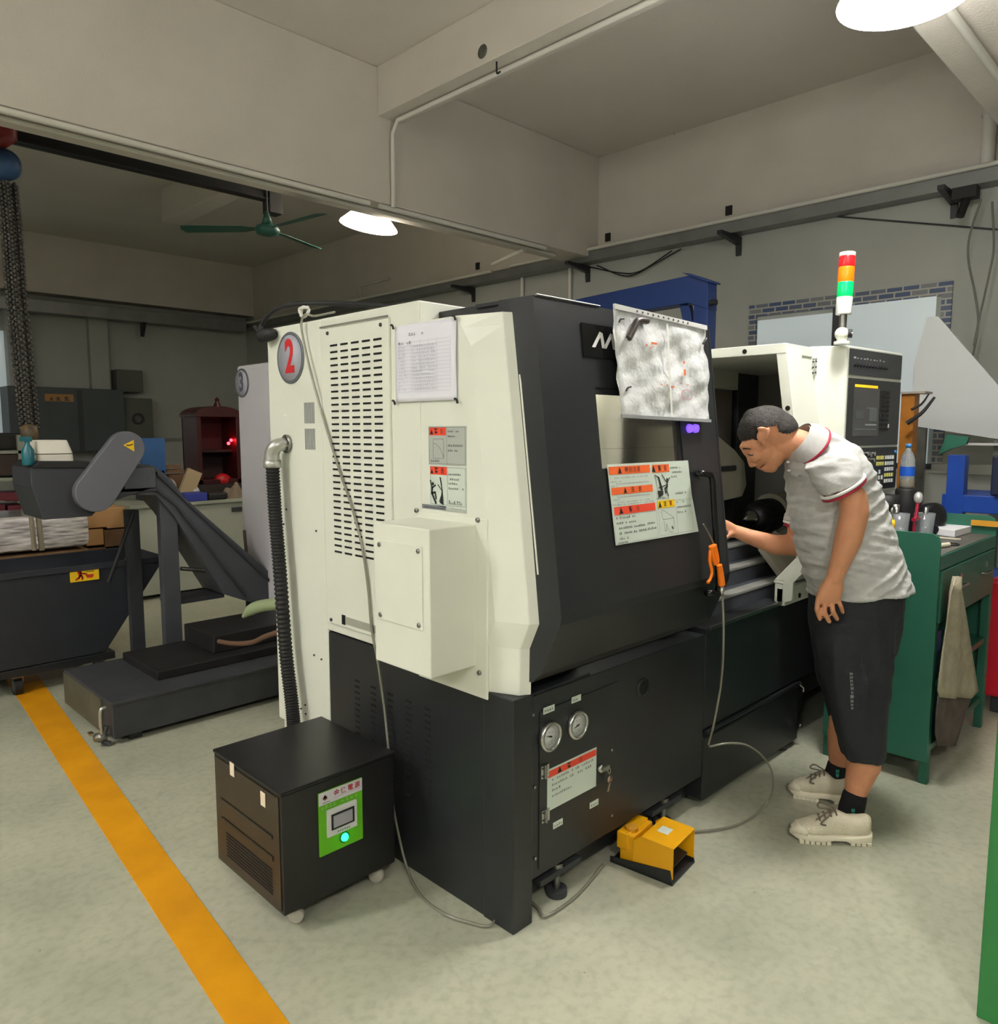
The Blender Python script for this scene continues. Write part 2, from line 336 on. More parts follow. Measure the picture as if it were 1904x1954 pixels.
# ================================================================== lamps
def lamp_mats():
    lens = M('lamp_lens', (255, 255, 250), .4, emit=(252, 251, 250), estr=LAMP_POWER)
    shade = M('lamp_shade_glass', (250, 248, 240), .3, emit=(253, 250, 246), estr=SHADE_GLOW)
    return lens, shade
lens_m, shade_m = lamp_mats()
def make_lamp(name='high_bay_lamp'):
    t = thing(name, '', 'lamp', (0, 0, 0))
    MB().lathe([(.25, 0), (.245, .012), (.10, .16), (.095, .19)], (0, 0, 0), shade_m, n=48, cap=False).lathe([(.232, .014), (.10, .15)], (0, 0, 0), shade_m, n=48, cap=False).obj('lamp_shade', t)
    MB().lathe([(.085, .06), (.11, .075), (.11, .14), (.09, .15)], (0, 0, 0), lens_m, n=32).obj('lens', t)
    q = MB().lathe([(.1, .185), (.1, .26), (.06, .3), (.03, .3)], (0, 0, 0), M('lamp_housing', (150, 150, 148), .4, .6))
    for k in range(16):
        an = 2*pi*k/16; q.box(-.003, .003, -.003, .003, .2, .3, steel2) if 0 else q.slab([(.06*cos(an), .06*sin(an), .2), (.125*cos(an), .125*sin(an), .2), (.11*cos(an), .11*sin(an), .29), (.06*cos(an), .06*sin(an), .3)], (.004*-sin(an), .004*cos(an), 0), steel2)
    q.obj('housing', t)
    return t
LL = ['big bright high bay lamp at the upper right, its lens cut by the frame', 'far glowing high bay lamp under the dark ceiling beside the green fan',
      'high bay lamp placed unseen behind the camera on the left', 'high bay lamp placed unseen behind the camera', 'high bay lamp placed unseen at the rear left', 'high bay lamp placed unseen at the far left beyond the frame']
first = make_lamp()
for i, (x, y, z, rx, ry) in enumerate(LAMPS):
    o = first if i == 0 else dup(first, Matrix())
    o['label'] = LL[i]; o['group'] = 'high bay lamps'
    sc_ = .86 if i == 0 else 1.0
    if i == 1:      # the far lamp is made weaker to keep the far bay darker
        for ch in kids(o):
            if ch.name.startswith('lens') or ch.name.startswith('lamp_shade'):
                ch.material_slots[0].link = 'OBJECT'; ch.material_slots[0].material = M('far_lens', (255, 252, 240), .4, emit=(255, 248, 232), estr=38) if ch.name.startswith('lens') else M('far_shade', (250, 246, 236), .3, emit=(255, 244, 226), estr=11)
    o.matrix_world = Matrix.Translation((x, y, z)) @ Matrix.Rotation(-pi/4, 4, 'Z') @ Matrix.Rotation(ry, 4, 'Y') @ Matrix.Scale(sc_, 4)
    tag(MB().tube([(x, y, z+.29*sc_), (x, y, ZB if i == 0 else ZC)], .008, steel2, sub=0).obj('lamp_rod'), ['suspension rod above the big lamp at the upper right', 'suspension rod above the far lamp beside the fan',
        'suspension rod of an unseen lamp behind the camera', 'suspension rod of the unseen lamp right behind the camera', 'suspension rod of the unseen rear left lamp', 'suspension rod of the unseen lamp far left beyond the frame'][i], 'rod', 'lamp rods')

# ================================================================== the lathe
XL, YF = 1.53, 1.47          # plane of its left end, plane of its front
XR, YB = 4.5, 2.84
lathe = thing('cnc_lathe', 'large black and cream turning machine with numbered disc 2 and open sliding door', 'machine', (XL, YF, 0))
# --- base
m = MB()
m.prism([(XL, YF), (1.615, YF), (1.615, YF+.06), (1.60, 1.60), (XL, 1.60)], 'z', 0, .724, black_m)          # corner post
m.box(XL+.004, XL+.04, 1.60, 2.62, .0, .745, black_m)                                                      # left side plate
m.box(1.60, 2.0, 1.62, 2.6, .14, .76, black_m)
m.box(1.56, XR, 1.56, 2.4, .16, .72, black_m)
m.box(XL+.01, 1.9, 1.48, 1.62, .68, .722, black_m).box(1.60, 2.62, 1.545, 2.4, .025, .16, black_m).box(2.62, 3.9, 1.62, 2.4, .02, .16, black_m)
m.obj('base', lathe, .004)
MB().prism([(1.60, YF+.004), (2.61, YF+.004), (2.61, 1.56), (1.60, 1.56)], 'z', .137, .715, black_m).obj('front_cover', lathe, .003)
# recessed right hand cover and the coolant tank drawer below
MB().box(2.615, 4.45, 1.475, 1.56, .325, .722, black_m).obj('front_cover', lathe, .003)
m = MB(); m.prism([(YF+.004, .03), (YF+.004, .285), (YF+.03, .31), (1.7, .31), (1.7, .03)], 'x', 2.62, 3.50, black_m); m.obj('coolant_tank', lathe, .004)
MB().tube([(2.62, YF-.004, .315), (3.2, YF-.004, .315), (3.46, YF-.004, .315), (3.50, YF-.006, .29)], .008, black_m).tube([(3.47, YF-.01, .31), (3.49, YF-.02, .29), (3.49, YF-.02, .27)], .007, steel).cyl((3.49, YF-.012, .10), (3.49, YF-.02, .10), .012, steel).obj('tank_handle', lathe)
m = MB()
m.box(2.6, 3.3, 1.468, 1.56, .715, .735, black_m).box(2.63, 3.6, 1.462, 1.472, .727, .740, steel2); m.obj('sill_rail', lathe)
# levelling feet in the dark gap
for x in (1.78, 2.40, 3.4):
    m = MB().box(x-.10, x+.10, 1.495, 1.55, .075, .095, dark_m).cyl((x, 1.515, 0), (x, 1.515, .022), .035, dark_m).cyl((x, 1.515, .02), (x, 1.515, .13), .011, steel2).cyl((x, 1.515, .095), (x, 1.515, .11), .022, steel2, n=6)
    m.obj('levelling_foot', lathe)
# --- rear electrical cabinet with the number
m = MB(); m.box(XL, 2.6, 2.445, YB, .30, 1.903, white_m).box(XL+.02, 2.5, 2.46, YB-.02, .06, .30, white_m); m.box(XL, XL+.02, 2.455, 2.80, .02, .30, white_m); ec = m.obj('electrical_cabinet', lathe, .006)
m = MB()
for zt, zb in ((PX(590, 768, XL).z, PX(590, 808, XL).z), (PX(592, 818, XL).z, PX(592, 858, XL).z)):
    for k in range(9):
        y = PX(581, 780, XL).y-.001-k*.0082; m.box(XL-.001, XL+.003, y-.0022, y+.0022, zb, zt, inkg)
m.obj('vent_grille', lathe)
m = MB()
for px, py in ((547, 972), (604, 1013), (600, 1250), (614, 1258), (542, 1000), (575, 1352), (584, 1362), (583, 1345)):
    p = PX(px, py, XL); MB().cyl(p+Vector((.001, 0, 0)), p+Vector((-.004, 0, 0)), .004, dark_m, n=8).obj('screw', lathe)
def number_disc(parent, c, r, s, num_m, disc_m):
    c = Vector(c); d = MB().lathe([(r, 0), (r, .004), (r*.92, .005), (r*.9, .004)], c, disc_m[0], axis=(-1, 0, 0), n=40).lathe([(r*.88, .0045), (r*.88, .0055)], c, disc_m[1], axis=(-1, 0, 0), n=40)
    d.text(s, c+Vector((-.0062, 0, 0)), (0, -1, 0), (0, 0, 1), r*1.75, num_m, bold=.035, sx=.8)
    return tag(d.obj('number_disc', parent), 'grey round disc with red figure '+s if s == '2' else 'grey round disc with faded figure '+s)
number_disc(lathe, PX(555, 683, XL), .098, '2', M('red_figure', (204, 44, 50), .5), (M('disc_rim', (112, 116, 122), .4, .3), M('disc_face', (168, 170, 182), .5)))
# --- vented side door panel, cream, over the black base
m = MB(); m.box(XL, 2.6, 1.88, 2.445, .752, 1.903, white_m); m.box(XL+.02, 1.9, 1.65, 1.88, .752, 1.83, white_m); m.obj('side_cover', lathe, .004)
vy0, vy1 = PX(745, 608, XL).y, PX(615, 628, XL).y
m = MB(); m.box(XL-.010, XL+.002, vy0, vy1, .785, PX(680, 618, XL).z, white_m)
vp = m.obj('vent_panel', lathe, .004)
m = MB(); zt, zb = 1.800, 1.062; nr = 33; y0s, y1s = PX(630, 661, XL-.01).y, PX(728, 649, XL-.01).y
for r in range(nr):
    z = zt+(zb-zt)*r/(nr-1)
    for c in range(5):
        y = y0s+(y1s-y0s+.045)*c/4; m.box(XL-.0112, XL-.009, y-.045, y, z-.0034, z+.0034, void)
m.obj('vent_slots', vp)
m = MB()
for py_, pz_ in ((vy1-.05, 1.845), (vy0+.04, 1.845), (vy1-.03, .80), ): MB().lathe([(.007, 0), (.006, .004)], (XL-.01, py_, pz_), dark_m, axis=(-1, 0, 0), n=10).obj('panel_screw', vp)
MB().box(XL-.0125, XL-.010, vy0, vy1, 1.866, 1.872, M('seam_grey', (120, 120, 110), .7)).obj('panel_seam', vp)
m = MB(); m.slab([(XL-.011, 2.325, .80), (XL-.011, 2.325, .828), (XL-.011, 2.10, .828), (XL-.011, 2.10, .80)], (.008, 0, 0), M('pull_recess_shade', (160, 160, 148), .6)); m.box(XL-.013, XL-.010, 2.31, 2.33, .797, .832, void).obj('pull_slot', vp)  # flat greyer strip and near-black bar painted for the shade of a pull recess
# --- cream end cover with its leaning front and cut back foot
XD = 1.60
def yf(z):     # leaning front of cover, follows the door profile
    pts = [(.72, 1.47), (.86, 1.47), (.946, 1.431), (1.294, 1.47), (1.822, 1.539), (1.9, 1.55)]
    for (za, ya), (zb_, yb_) in zip(pts, pts[1:]):
        if za <= z <= zb_: return ya+(yb_-ya)*(z-za)/(zb_-za)
    return pts[0][1] if z < .72 else pts[-1][1]
secs = []
for z in (.724, .865, .946, 1.25, 1.50, 1.745, 1.80, 1.838):
    y = yf(z); c = .085 if z < 1.76 else .085+(z-1.745)*.55
    if z < .87: c = .085
    secs.append([(XL, y+c+.03, z), (XL+.035, y+.03+.005, z) if 0 else (XL+.042, y+.018, z), (XD+.005, y, z), (XD+.005, 1.88, z), (XL, 1.88, z)])
vsx = [p for s_ in secs for p in s_]; n = 5
fs = [(j*n+i, j*n+(i+1) % n, (j+1)*n+(i+1) % n, (j+1)*n+i) for j in range(len(secs)-1) for i in range(n)]+[tuple(range(n)), tuple(range((len(secs)-1)*n, len(secs)*n))]
m = MB().add(vsx, fs, white_m); ecov = m.obj('end_cover', lathe, .003)
m = MB(); m.tube([(XL+.07, yf(1.65)-.001, 1.66), (XL+.068, yf(1.62)-.003, 1.63), (XL+.068, yf(1.05)-.003, 1.09)], .003, white_m, sub=0); m.obj('cover_strip', ecov)
# --- junction box on the left end
m = MB(); bx = 1.35
m.box(bx, XL+.01, 1.625, 1.89, .795, 1.225, white_m).box(XL-.004, XL+.004, 1.575, 1.90, .70, 1.245, white_m); jb = m.obj('junction_box', lathe, .005)
m = MB().box(bx-.004, bx, 1.655, 1.87, .93, 1.175, white_m)
for y in (1.67, 1.855):
    for z in (.945, 1.16): m.lathe([(.008, 0), (.007, .004), (.003, .005)], (bx-.004, y, z), steel2, axis=(-1, 0, 0), n=12)
m.obj('box_lid', jb, .002)
m = MB()
for p in (PX(914, 992, XL), PX(917, 1283, XL), PX(797, 974, XL)): MB().lathe([(.008, 0), (.007, .005)], p+Vector((-.004, 0, 0)), steel2, axis=(-1, 0, 0), n=12).obj('screw', jb)
# --- stickers on the left end
def dashes(m, c, u, v, w_, rows, mat, ch=.006, gap=.35, seed=1):     # illegible small print: rows of little marks
    rnd = random.Random(seed); c, u, v = Vector(c), Vector(u), Vector(v)
    for (x0, y0, ln) in rows:
        x = x0
        while x < x0+ln:
            cw = ch*(.7+.5*rnd.random()); 
            if rnd.random() > .12:
                p = c+u*x+v*y0; h = ch*(.6+.4*rnd.random())
                m.add([p, p+u*cw, p+u*cw+v*h*.22, p+v*h*.22], [(0, 1, 2, 3)], mat)
                m.add([p+v*h*.6, p+u*cw*.9+v*h*.6, p+u*cw*.9+v*h*.82, p+v*h*.82], [(0, 1, 2, 3)], mat)
                m.add([p+u*cw*.35, p+u*cw*.55, p+u*cw*.55+v*h, p+u*cw*.35+v*h], [(0, 1, 2, 3)], mat)
            x += cw*(1+gap)
def rect(m, c, u, v, x0, y0, x1, y1, mat):
    c, u, v = Vector(c), Vector(u), Vector(v); return m.add([c+u*x0+v*y0, c+u*x1+v*y0, c+u*x1+v*y1, c+u*x0+v*y1], [(0, 1, 2, 3)], mat)
def frame(m, c, u, v, x0, y0, x1, y1, t, mat):
    rect(m, c, u, v, x0, y0, x1, y0+t, mat); rect(m, c, u, v, x0, y1-t, x1, y1, mat); rect(m, c, u, v, x0, y0, x0+t, y1, mat); rect(m, c, u, v, x1-t, y0, x1, y1, mat)
def shape(m, c, u, v, pts, mat): c, u, v = Vector(c), Vector(u), Vector(v); return m.poly([c+u*x+v*y for x, y in pts], mat)
def stick(m, c, u, v, pts, w_, mat):      # thick poly line
    c, u, v = Vector(c), Vector(u), Vector(v)
    for (a, b) in zip(pts, pts[1:]):
        a, b = Vector(a), Vector(b); d = (b-a).normalized(); n_ = Vector((-d.y, d.x))*w_/2; a = a-d*w_*.3; b = b+d*w_*.3
        m.poly([c+u*p.x+v*p.y for p in (a+n_, b+n_, b-n_, a-n_)], mat)
def tri(m, c, u, v, x, y, s, mat): shape(m, c, u, v, [(x-s/2, y), (x+s/2, y), (x, y+s)], mat)
U, V = Vector((0, -1, 0)), Vector((0, 0, 1)); off = Vector((-.0012, 0, 0))
C0 = PX(820, 976, XL); C0.z = 1.268; C0 += off            # lower left corner of the pair
sw = .172
m = MB(); m.slab([C0+U*0+V*.128, C0+U*sw+V*.128, C0+U*sw+V*.246, C0+V*.246], (-.001, 0, 0), grey_st)
c = C0+Vector((-.0014, 0, 0)); c2 = c+Vector((-.0006, 0, 0))
frame(m, c, U, V, .003, .131, sw-.003, .243, .0012, inkg); rect(m, c, U, V, .003, .218, .083, .242, redor); tri(m, c2, U, V, .016, .221, .016, ink)
m.text('警', c2+U*.037+V*.23, U, V, .017, ink, .02); m.text('告', c2+U*.063+V*.23, U, V, .017, M('orange_ink', (150, 60, 28), .6), .01)
frame(m, c2, U, V, .022, .147, .072, .208, .0012, inkg); stick(m, c2, U, V, [(.024, .195), (.04, .19), (.056, .178), (.068, .158), (.07, .15)], .0014, inkg)
rect(m, c2, U, V, .086, .131, .087, .243, inkg); dashes(m, c2, U, V, 0, [(.092, .228, .05), (.092, .213, .03), (.092, .185, .064), (.092, .170, .045), (.012, .137, .04)], ink, .006)
m.obj('warning_sticker', lathe)
m = MB(); m.slab([C0+U*.005, C0+U*sw+V*-.004, C0+U*sw+V*.123, C0+U*.005+V*.125], (-.001, 0, 0), sticker)
frame(m, c, U, V, .008, .004, sw-.003, .121, .001, inkg); rect(m, c, U, V, .007, .097, .086, .122, redor); tri(m, c2, U, V, .016, .1, .014, ink)
m.text('警', c2+U*.037+V*.109, U, V, .018, ink, .02); m.text('告', c2+U*.066+V*.109, U, V, .018, ink, .01)
rect(m, c2, U, V, .088, .004, .089, .121, inkg)
shape(m, c2, U, V, [(.052, .09), (.058, .09), (.066, .05), (.070, .004), (.052, .010), (.058, .03), (.062, .05)], ink)
stick(m, c2, U, V, [(.008, .078), (.016, .055), (.032, .064)], .005, ink); stick(m, c2, U, V, [(.016, .055), (.015, .038), (.034, .008)], .008, ink)
stick(m, c2, U, V, [(.016, .038), (.03, .042), (.035, .022)], .006, ink); m.lathe([(.005, 0), (.005, .0003)], c2+U*.02+V*.068, ink, axis=(-1, 0, 0), n=12)
stick(m, c2, U, V, [(.044, .066), (.066, .046)], .003, ink); stick(m, c2, U, V, [(.064, .04), (.05, .014)], .003, ink)
dashes(m, c2, U, V, 0, [(.094, .098, .056), (.094, .083, .048), (.094, .070, .04), (.094, .055, .066), (.094, .015, .05), (.094, .009, .06)], ink, .006, seed=3)
m.obj('warning_sticker', lathe)
m = MB(); rect(m, C0+Vector((-.001, 0, 0)), U, V, -.035, -.012, .08, .001, inkg); rect(m, C0+Vector((-.001, 0, 0)), U, V, .08, -.013, sw, -.005, grey_st)
dashes(m, c, U, V, 0, [(-.03, -.009, .1)], ink, .006, seed=4); m.obj('maker_strip', lathe)
# --- black hood on top, left of the opening
yd = [(.765, 1.463), (.80, 1.425), (.90, 1.382), (.955, 1.356), (.98, 1.353), (1.445, 1.412), (1.876, 1.466)]
def ydr(z):
    for (za, ya), (zb_, yb_) in zip(yd, yd[1:]):
        if za <= z <= zb_: return ya+(yb_-ya)*(z-za)/(zb_-za)
    return yd[-1][1]
m = MB(); m.box(XD+.01, 2.58, 1.56, 2.3, 1.78, 1.876, black_m).box(XD+.008, 1.9, 1.6, 2.3, .75, 1.8, black_m); m.obj('hood', lathe, .004)
# --- sliding door with window
DX0, DX1 = XD, 2.555
wx0, wx1, wz0_, wz1_ = 1.845, 2.305, 1.385, 1.63
def band(m, x0, x1, z0, z1, mat, th=.03, lift=0):
    zs = sorted(set([z0, z1]+[z for z, _ in yd if z0 < z < z1]))
    for a, b in zip(zs, zs[1:]):
        ya, yb_ = ydr(a)-lift, ydr(b)-lift
        m.slab([(x0, ya, a), (x1, ya, a), (x1, yb_, b), (x0, yb_, b)], (0, th, 0), mat)
m = MB(); band(m, DX0, DX1, .765, wz0_, black_m); band(m, DX0, DX1, wz1_, 1.876, black_m)
band(m, DX0, wx0, wz0_, wz1_, black_m); band(m, wx1, DX1, wz0_, wz1_, black_m)
m.slab([(DX0-.0015, y-.001, z) for z, y in yd]+[(DX0-.0015, 1.6, 1.877), (DX0-.0015, 1.56, .764)], (.010, 0, 0), black_m)
m.slab([(DX1+.0015, y-.001, z) for z, y in yd]+[(DX1+.0015, 1.55, 1.877), (DX1+.0015, 1.5, .764)], (-.010, 0, 0), black_m)
m.box(DX0, DX1, 1.466, 1.7, 1.866, 1.876, black_m)
door = m.obj('sliding_door', lathe)
m = MB().tube([(DX0+.01, 1.464, 1.879), (1.90, 1.464, 1.879)], .003, steel2, sub=0).obj('top_edge_trim', door)
glass = M('door_window_glass', (190, 186, 176), .08, trans=1, spec=.5)
m = MB(); band(m, wx0, wx1, wz0_, wz1_, glass, .006, -.006); m.obj('window_pane', door)
m = MB(); band(m, wx0-.0, wx1, wz1_-.02, wz1_, rubber, .02, -.004); band(m, wx1-.02, wx1, wz0_, wz1_, rubber, .02, -.004); m.obj('window_seal', door)
# emblem plate
def onD(x, z, l=.003): return Vector((x, ydr(z)-l, z))
vD = (onD(0, 1.8)-onD(0, 1.5)).normalized(); uD = Vector((1, 0, 0))
m = MB(); band(m, 1.80, 2.05, 1.72, 1.82, M('gloss_black_plate', (16, 16, 17), .15), .003, .004)
pc = onD(1.90, 1.77, .0065)
lw = M('emblem_white', (236, 236, 236), .4)
for dx in (0, .055): shape(m, pc, uD, vD, [(-.062+dx, -.02), (-.045+dx, -.02), (-.005+dx, .026), (-.018+dx, .03)], lw)
for dx in (0, .055): shape(m, pc, uD, vD, [(-.018+dx, .03), (-.003+dx, .026), (.004+dx, -.02), (-.012+dx, -.02)], lw)
m.obj('emblem_plate', door)
m = MB()
for x in (2.355, 2.395): m.lathe([(.016, 0), (.014, .012), (.006, .016)], onD(x, 1.508, 0), M('violet_lamp', (120, 86, 214), .3, emit=(120, 80, 255), estr=.8), axis=(0, -1, 0), n=16)
m.obj('indicator_button', door)
# handle
m = MB().tube([PY(1334, 903, 1.40), PY(1334, 903, 1.365), PY(1352, 905, 1.345), PY(1359, 915, 1.34), PY(1362, 960, 1.335), PY(1367, 1040, 1.32), PY(1371, 1110, 1.31), PY(1368, 1128, 1.315), PY(1350, 1132, 1.33), PY(1350, 1132, 1.38)], .011, M('gloss_black_handle', (16, 16, 17), .15), n=12)
m.obj('handle', door)
# the four warning panels on the door
m = MB(); so = onD(1.875, 1.152, .0035); Z1 = (1.398-1.152)/vD.z; Wd = .452
m.slab([so, so+uD*(Wd+.03)+vD*-.002, so+uD*(Wd+.005)+vD*Z1*.52, so+uD*Wd+vD*Z1, so+uD*-.01+vD*Z1], (0, -.001, 0), sticker)
c = so+Vector((0, -.0018, 0)); c2 = c+Vector((0, -.0008, 0)); Z = Z1
for (x0, y0, x1, y1, mt, chars, xs, tsx) in ((-.005, .87*Z, .215, .97*Z, orange, '特别注意', .10, .05), (0, .62*Z, .222, .71*Z, orange, '注意', .11, .07), (.005, .37*Z, .228, .47*Z, redor, '警告', .09, .04), (.228, .86*Z, .328, .965*Z, orange, '警告', .27, .235), (.24, .385*Z, .345, .485*Z, yell, '注意', .285, .255)):
    rect(m, c, uD, vD, x0, y0, x1, y1, mt); tri(m, c2, uD, vD, tsx, y0+.003, (y1-y0)*.8, ink)
    stp = .022 if len(chars) == 4 else (.04 if x1-x0 > .15 else .034)
    for k, ch in enumerate(chars): m.text(ch, c2+uD*(xs+k*stp-(.0 if len(chars) == 2 else .015))+vD*((y0+y1)/2), uD, vD, .018, ink if k == 0 else M('orange_ink', (150, 60, 28), .6), .015)
dashes(m, c, uD, vD, 0, [(.02, .82*Z, .18), (.0, .775*Z, .05), (.02, .745*Z, .18), (.0, .72*Z, .03), (.02, .58*Z, .18), (.0, .55*Z, .04), (.02, .515*Z, .18), (.0, .49*Z, .03), (.02, .485*Z, .2)], inkg, .0045, seed=5)
dashes(m, c, uD, vD, 0, [(.012, .32*Z, .1), (.012, .255*Z, .1), (.012, .19*Z, .15), (.175, .2*Z, .045), (.012, .125*Z, .155), (.175, .13*Z, .045), (.012, .06*Z, .07), (.012, .012*Z, .05), (.335, .9*Z, .07), (.335, .84*Z, .07), (.335, .78*Z, .035), (.355, .43*Z, .08), (.355, .36*Z, .085), (.355, .29*Z, .05), (.24, .505*Z, .07), (.345, .55*Z, .07)], ink, .007, seed=6)
frame(m, c, uD, vD, .002, .01*Z, .232, .36*Z, .0008, inkg); frame(m, c, uD, vD, .243, .02*Z, .45, .47*Z, .0008, inkg); rect(m, c, uD, vD, .35, .02*Z, .351, .38*Z, inkg)
shape(m, c2, uD, vD, [(.236, .835*Z), (.264, .80*Z), (.280, .62*Z), (.268, .62*Z), (.256, .79*Z), (.240, .82*Z)], ink)
stick(m, c2, uD, vD, [(.238, .835*Z), (.250, .62*Z)], .002, ink); shape(m, c2, uD, vD, [(.248, .62*Z), (.281, .615*Z), (.280, .56*Z), (.252, .525*Z)], ink)
stick(m, c2, uD, vD, [(.28, .83*Z), (.30, .74*Z), (.31, .72*Z), (.325, .78*Z)], .004, ink); stick(m, c2, uD, vD, [(.308, .73*Z), (.308, .67*Z), (.292, .64*Z), (.296, .58*Z)], .006, ink)
stick(m, c2, uD, vD, [(.306, .66*Z), (.302, .61*Z), (.31, .54*Z)], .005, ink); m.lathe([(.005, 0), (.005, .0003)], c2+uD*.309+vD*(.76*Z), ink, axis=(0, -1, 0), n=12); stick(m, c2, uD, vD, [(.305, .69*Z), (.255, .655*Z)], .003, ink)
stick(m, c2, uD, vD, [(.26, .36*Z), (.275, .35*Z), (.33, .24*Z), (.33, .1*Z)], .0015, inkg); stick(m, c2, uD, vD, [(.258, .35*Z), (.265, .23*Z), (.33, .235*Z)], .0015, inkg); stick(m, c2, uD, vD, [(.27, .21*Z), (.272, .08*Z), (.28, .08*Z), (.283, .17*Z), (.30, .05*Z), (.32, .05*Z)], .0015, inkg); stick(m, c2, uD, vD, [(.315, .12*Z), (.322, .09*Z)], .005, ink)
m.obj('warning_sticker', door)
# --- gauges, small access door, lock and name strips on the front cover
def gauge(c, ang):
    c = Vector(c); g = MB().lathe([(.046, 0), (.048, .006), (.046, .014), (.040, .018), (.037, .014), (.036, .006)], c, steel, axis=(0, -1, 0), n=36, cap=False)
    g = g.obj('pressure_gauge', lathe)
    d = MB().lathe([(.037, .004), (.037, .006)], c, M('dial_face', (214, 214, 210), .5), axis=(0, -1, 0), n=36)
    for k in range(22):
        a = radians(-45+k*270/21); p = c+Vector((cos(a)*.031, -.0068, sin(a)*.031)); q = c+Vector((cos(a)*.026, -.0068, sin(a)*.026)); s_ = Vector((-sin(a)*.0006, 0, cos(a)*.0006)); d.add([p+s_, p-s_, q-s_, q+s_], [(0, 1, 2, 3)], ink)
    dashes(d, c+Vector((0, -.0068, 0)), (1, 0, 0), (0, 0, 1), 0, [(-.012, -.018, .024), (-.010, -.026, .02), (-.008, .012, .016)], inkg, .004, seed=8)
    d.obj('dial', g)
    MB().slab([c+Vector((cos(ang)*.024, -.009, sin(ang)*.024)), c+Vector((-sin(ang)*.003, -.009, cos(ang)*.003)), c+Vector((-cos(ang)*.008, -.009, -sin(ang)*.008)), c+Vector((sin(ang)*.003, -.009, -cos(ang)*.003))], (0, -.001, 0), ink).obj('needle', g)
ga, gb = PY(1047, 1404, YF), PY(1099, 1382, YF)
gauge(ga, radians(162)); gauge(gb, radians(196))
F = YF+.003
a = PY(1043, 1463, F); b = PY(1136, 1431, F); c_ = PY(1137, 1502, F); d_ = PY(1044, 1543, F)
ax0, ax1, az0, az1 = a.x-.03, b.x+.06, (d_.z+c_.z)/2-.10, (a.z+b.z)/2+.012
MB().box(1.645, 1.645+.40, F-.002, F, .16, .66, black_m).obj('gauge_panel', lathe)
m = MB(); sx0, sx1, sz0, sz1 = a.x, b.x, (d_.z+c_.z)/2, (a.z+b.z)/2; m.box(sx0, sx1, F-.0045, F-.002, sz0, sz1, sticker); h = sz1-sz0
c = Vector((sx0, F-.0048, sz0)); c2 = c+Vector((0, -.0005, 0)); w1 = sx1-sx0
rect(m, c, (1, 0, 0), (0, 0, 1), .002, .8*h, w1-.002, .965*h, redor); tri(m, c2, Vector((1, 0, 0)), Vector((0, 0, 1)), .23*w1, .82*h, .02, ink)
m.text('警', c2+Vector((.42*w1, 0, .88*h)), (1, 0, 0), (0, 0, 1), .02, ink, .02); m.text('告', c2+Vector((.66*w1, 0, .88*h)), (1, 0, 0), (0, 0, 1), .02, M('orange_ink', (150, 60, 28), .6), .01)
dashes(m, c, (1, 0, 0), (0, 0, 1), 0, [(.02, .70*h, w1*.82), (.02, .57*h, w1*.42), (w1*.55, .57*h, w1*.34), (.02, .44*h, w1*.18), (.02, .30*h, w1*.40)], ink, .008, seed=9)
m.obj('warning_sticker', lathe)
for px, py in ((1037, 1471), (1038, 1555)):
    p = PY(px, py, F); q = MB().box(p.x-.018, p.x-.002, F-.007, F-.002, p.z-.02, p.z+.02, steel).box(p.x+.002, p.x+.018, F-.007, F-.002, p.z-.02, p.z+.02, steel).cyl(p+Vector((0, -.009, -.021)), p+Vector((0, -.009, .021)), .005, steel2, n=10)
    for dz in (-.012, .012): q.lathe([(.004, 0), (.003, .003)], p+Vector((-.010, -.007, dz)), dark_m, axis=(0, -1, 0), n=8)
    q.obj('hinge', lathe)
p = PY(1142, 1465, F); lk = MB().lathe([(.014, 0), (.014, .014), (.010, .018)], p, steel, axis=(0, -1, 0), n=20).box(p.x-.002, p.x+.03, F-.024, F-.016, p.z-.006, p.z+.006, steel2).obj('cabinet_lock', lathe)
m = MB().tube([p+Vector((.028, -.02, 0)), p+Vector((.038, -.02, -.012)), p+Vector((.034, -.02, -.026)), p+Vector((.024, -.02, -.014)), p+Vector((.028, -.02, 0))], .0016, steel, n=6)
k = p+Vector((.036, -.02, -.045)); m.lathe([(.013, 0), (.013, .002)], k, M('brassy_steel', (196, 176, 160), .3, 1), axis=(0, -1, 0), n=10).slab([k+Vector((-.004, 0, -.008)), k+Vector((.004, 0, -.008)), k+Vector((-.008, 0, -.04)), k+Vector((-.015, 0, -.038))], (0, -.002, 0), M('brassy_steel', (0, 0, 0)))
m.obj('key', lk)
for i, (px, py, rw) in enumerate(((1046, 1353, .05), (1098, 1333, .045), (1063, 1571, .045), (1132, 1533, .045))):
    p = PY(px, py, F); q = MB().box(p.x-rw/2, p.x+rw/2, F-.004, F-.002, p.z-.010, p.z+.010, sticker)
    dashes(q, (p.x-rw/2, F-.0043, p.z), (1, 0, 0), (0, 0, 1), 0, [(.004, -.004, rw-.012)], ink, .007, seed=20+i); q.obj('name_strip', lathe)
m = MB()
for px, py in ((1017, 1364), (1020, 1502), (1021, 1638), (1167, 1431), (1167, 1556)): MB().lathe([(.006, 0), (.005, .004)], PY(px, py, F), steel2, axis=(0, -1, 0), n=10).obj('screw', lathe)
p = PY(1226, 1312, F); MB().lathe([(.034, 0), (.034, .004), (.024, .004)], p, black_m, axis=(0, -1, 0), n=28, cap=False).lathe([(.024, .001), (.024, .002)], p, void, axis=(0, -1, 0), n=28).obj('sight_port', lathe)
# vents low on the black side plate
m = MB(); 
for i in range(5):
    m = MB()
    for j in range(16): m.box(XL+.0030, XL+.0045, 2.28-.03-i*.10, 2.28-i*.10, .26+j*.022, .268+j*.022, void)
    m.obj('side_vent', lathe)
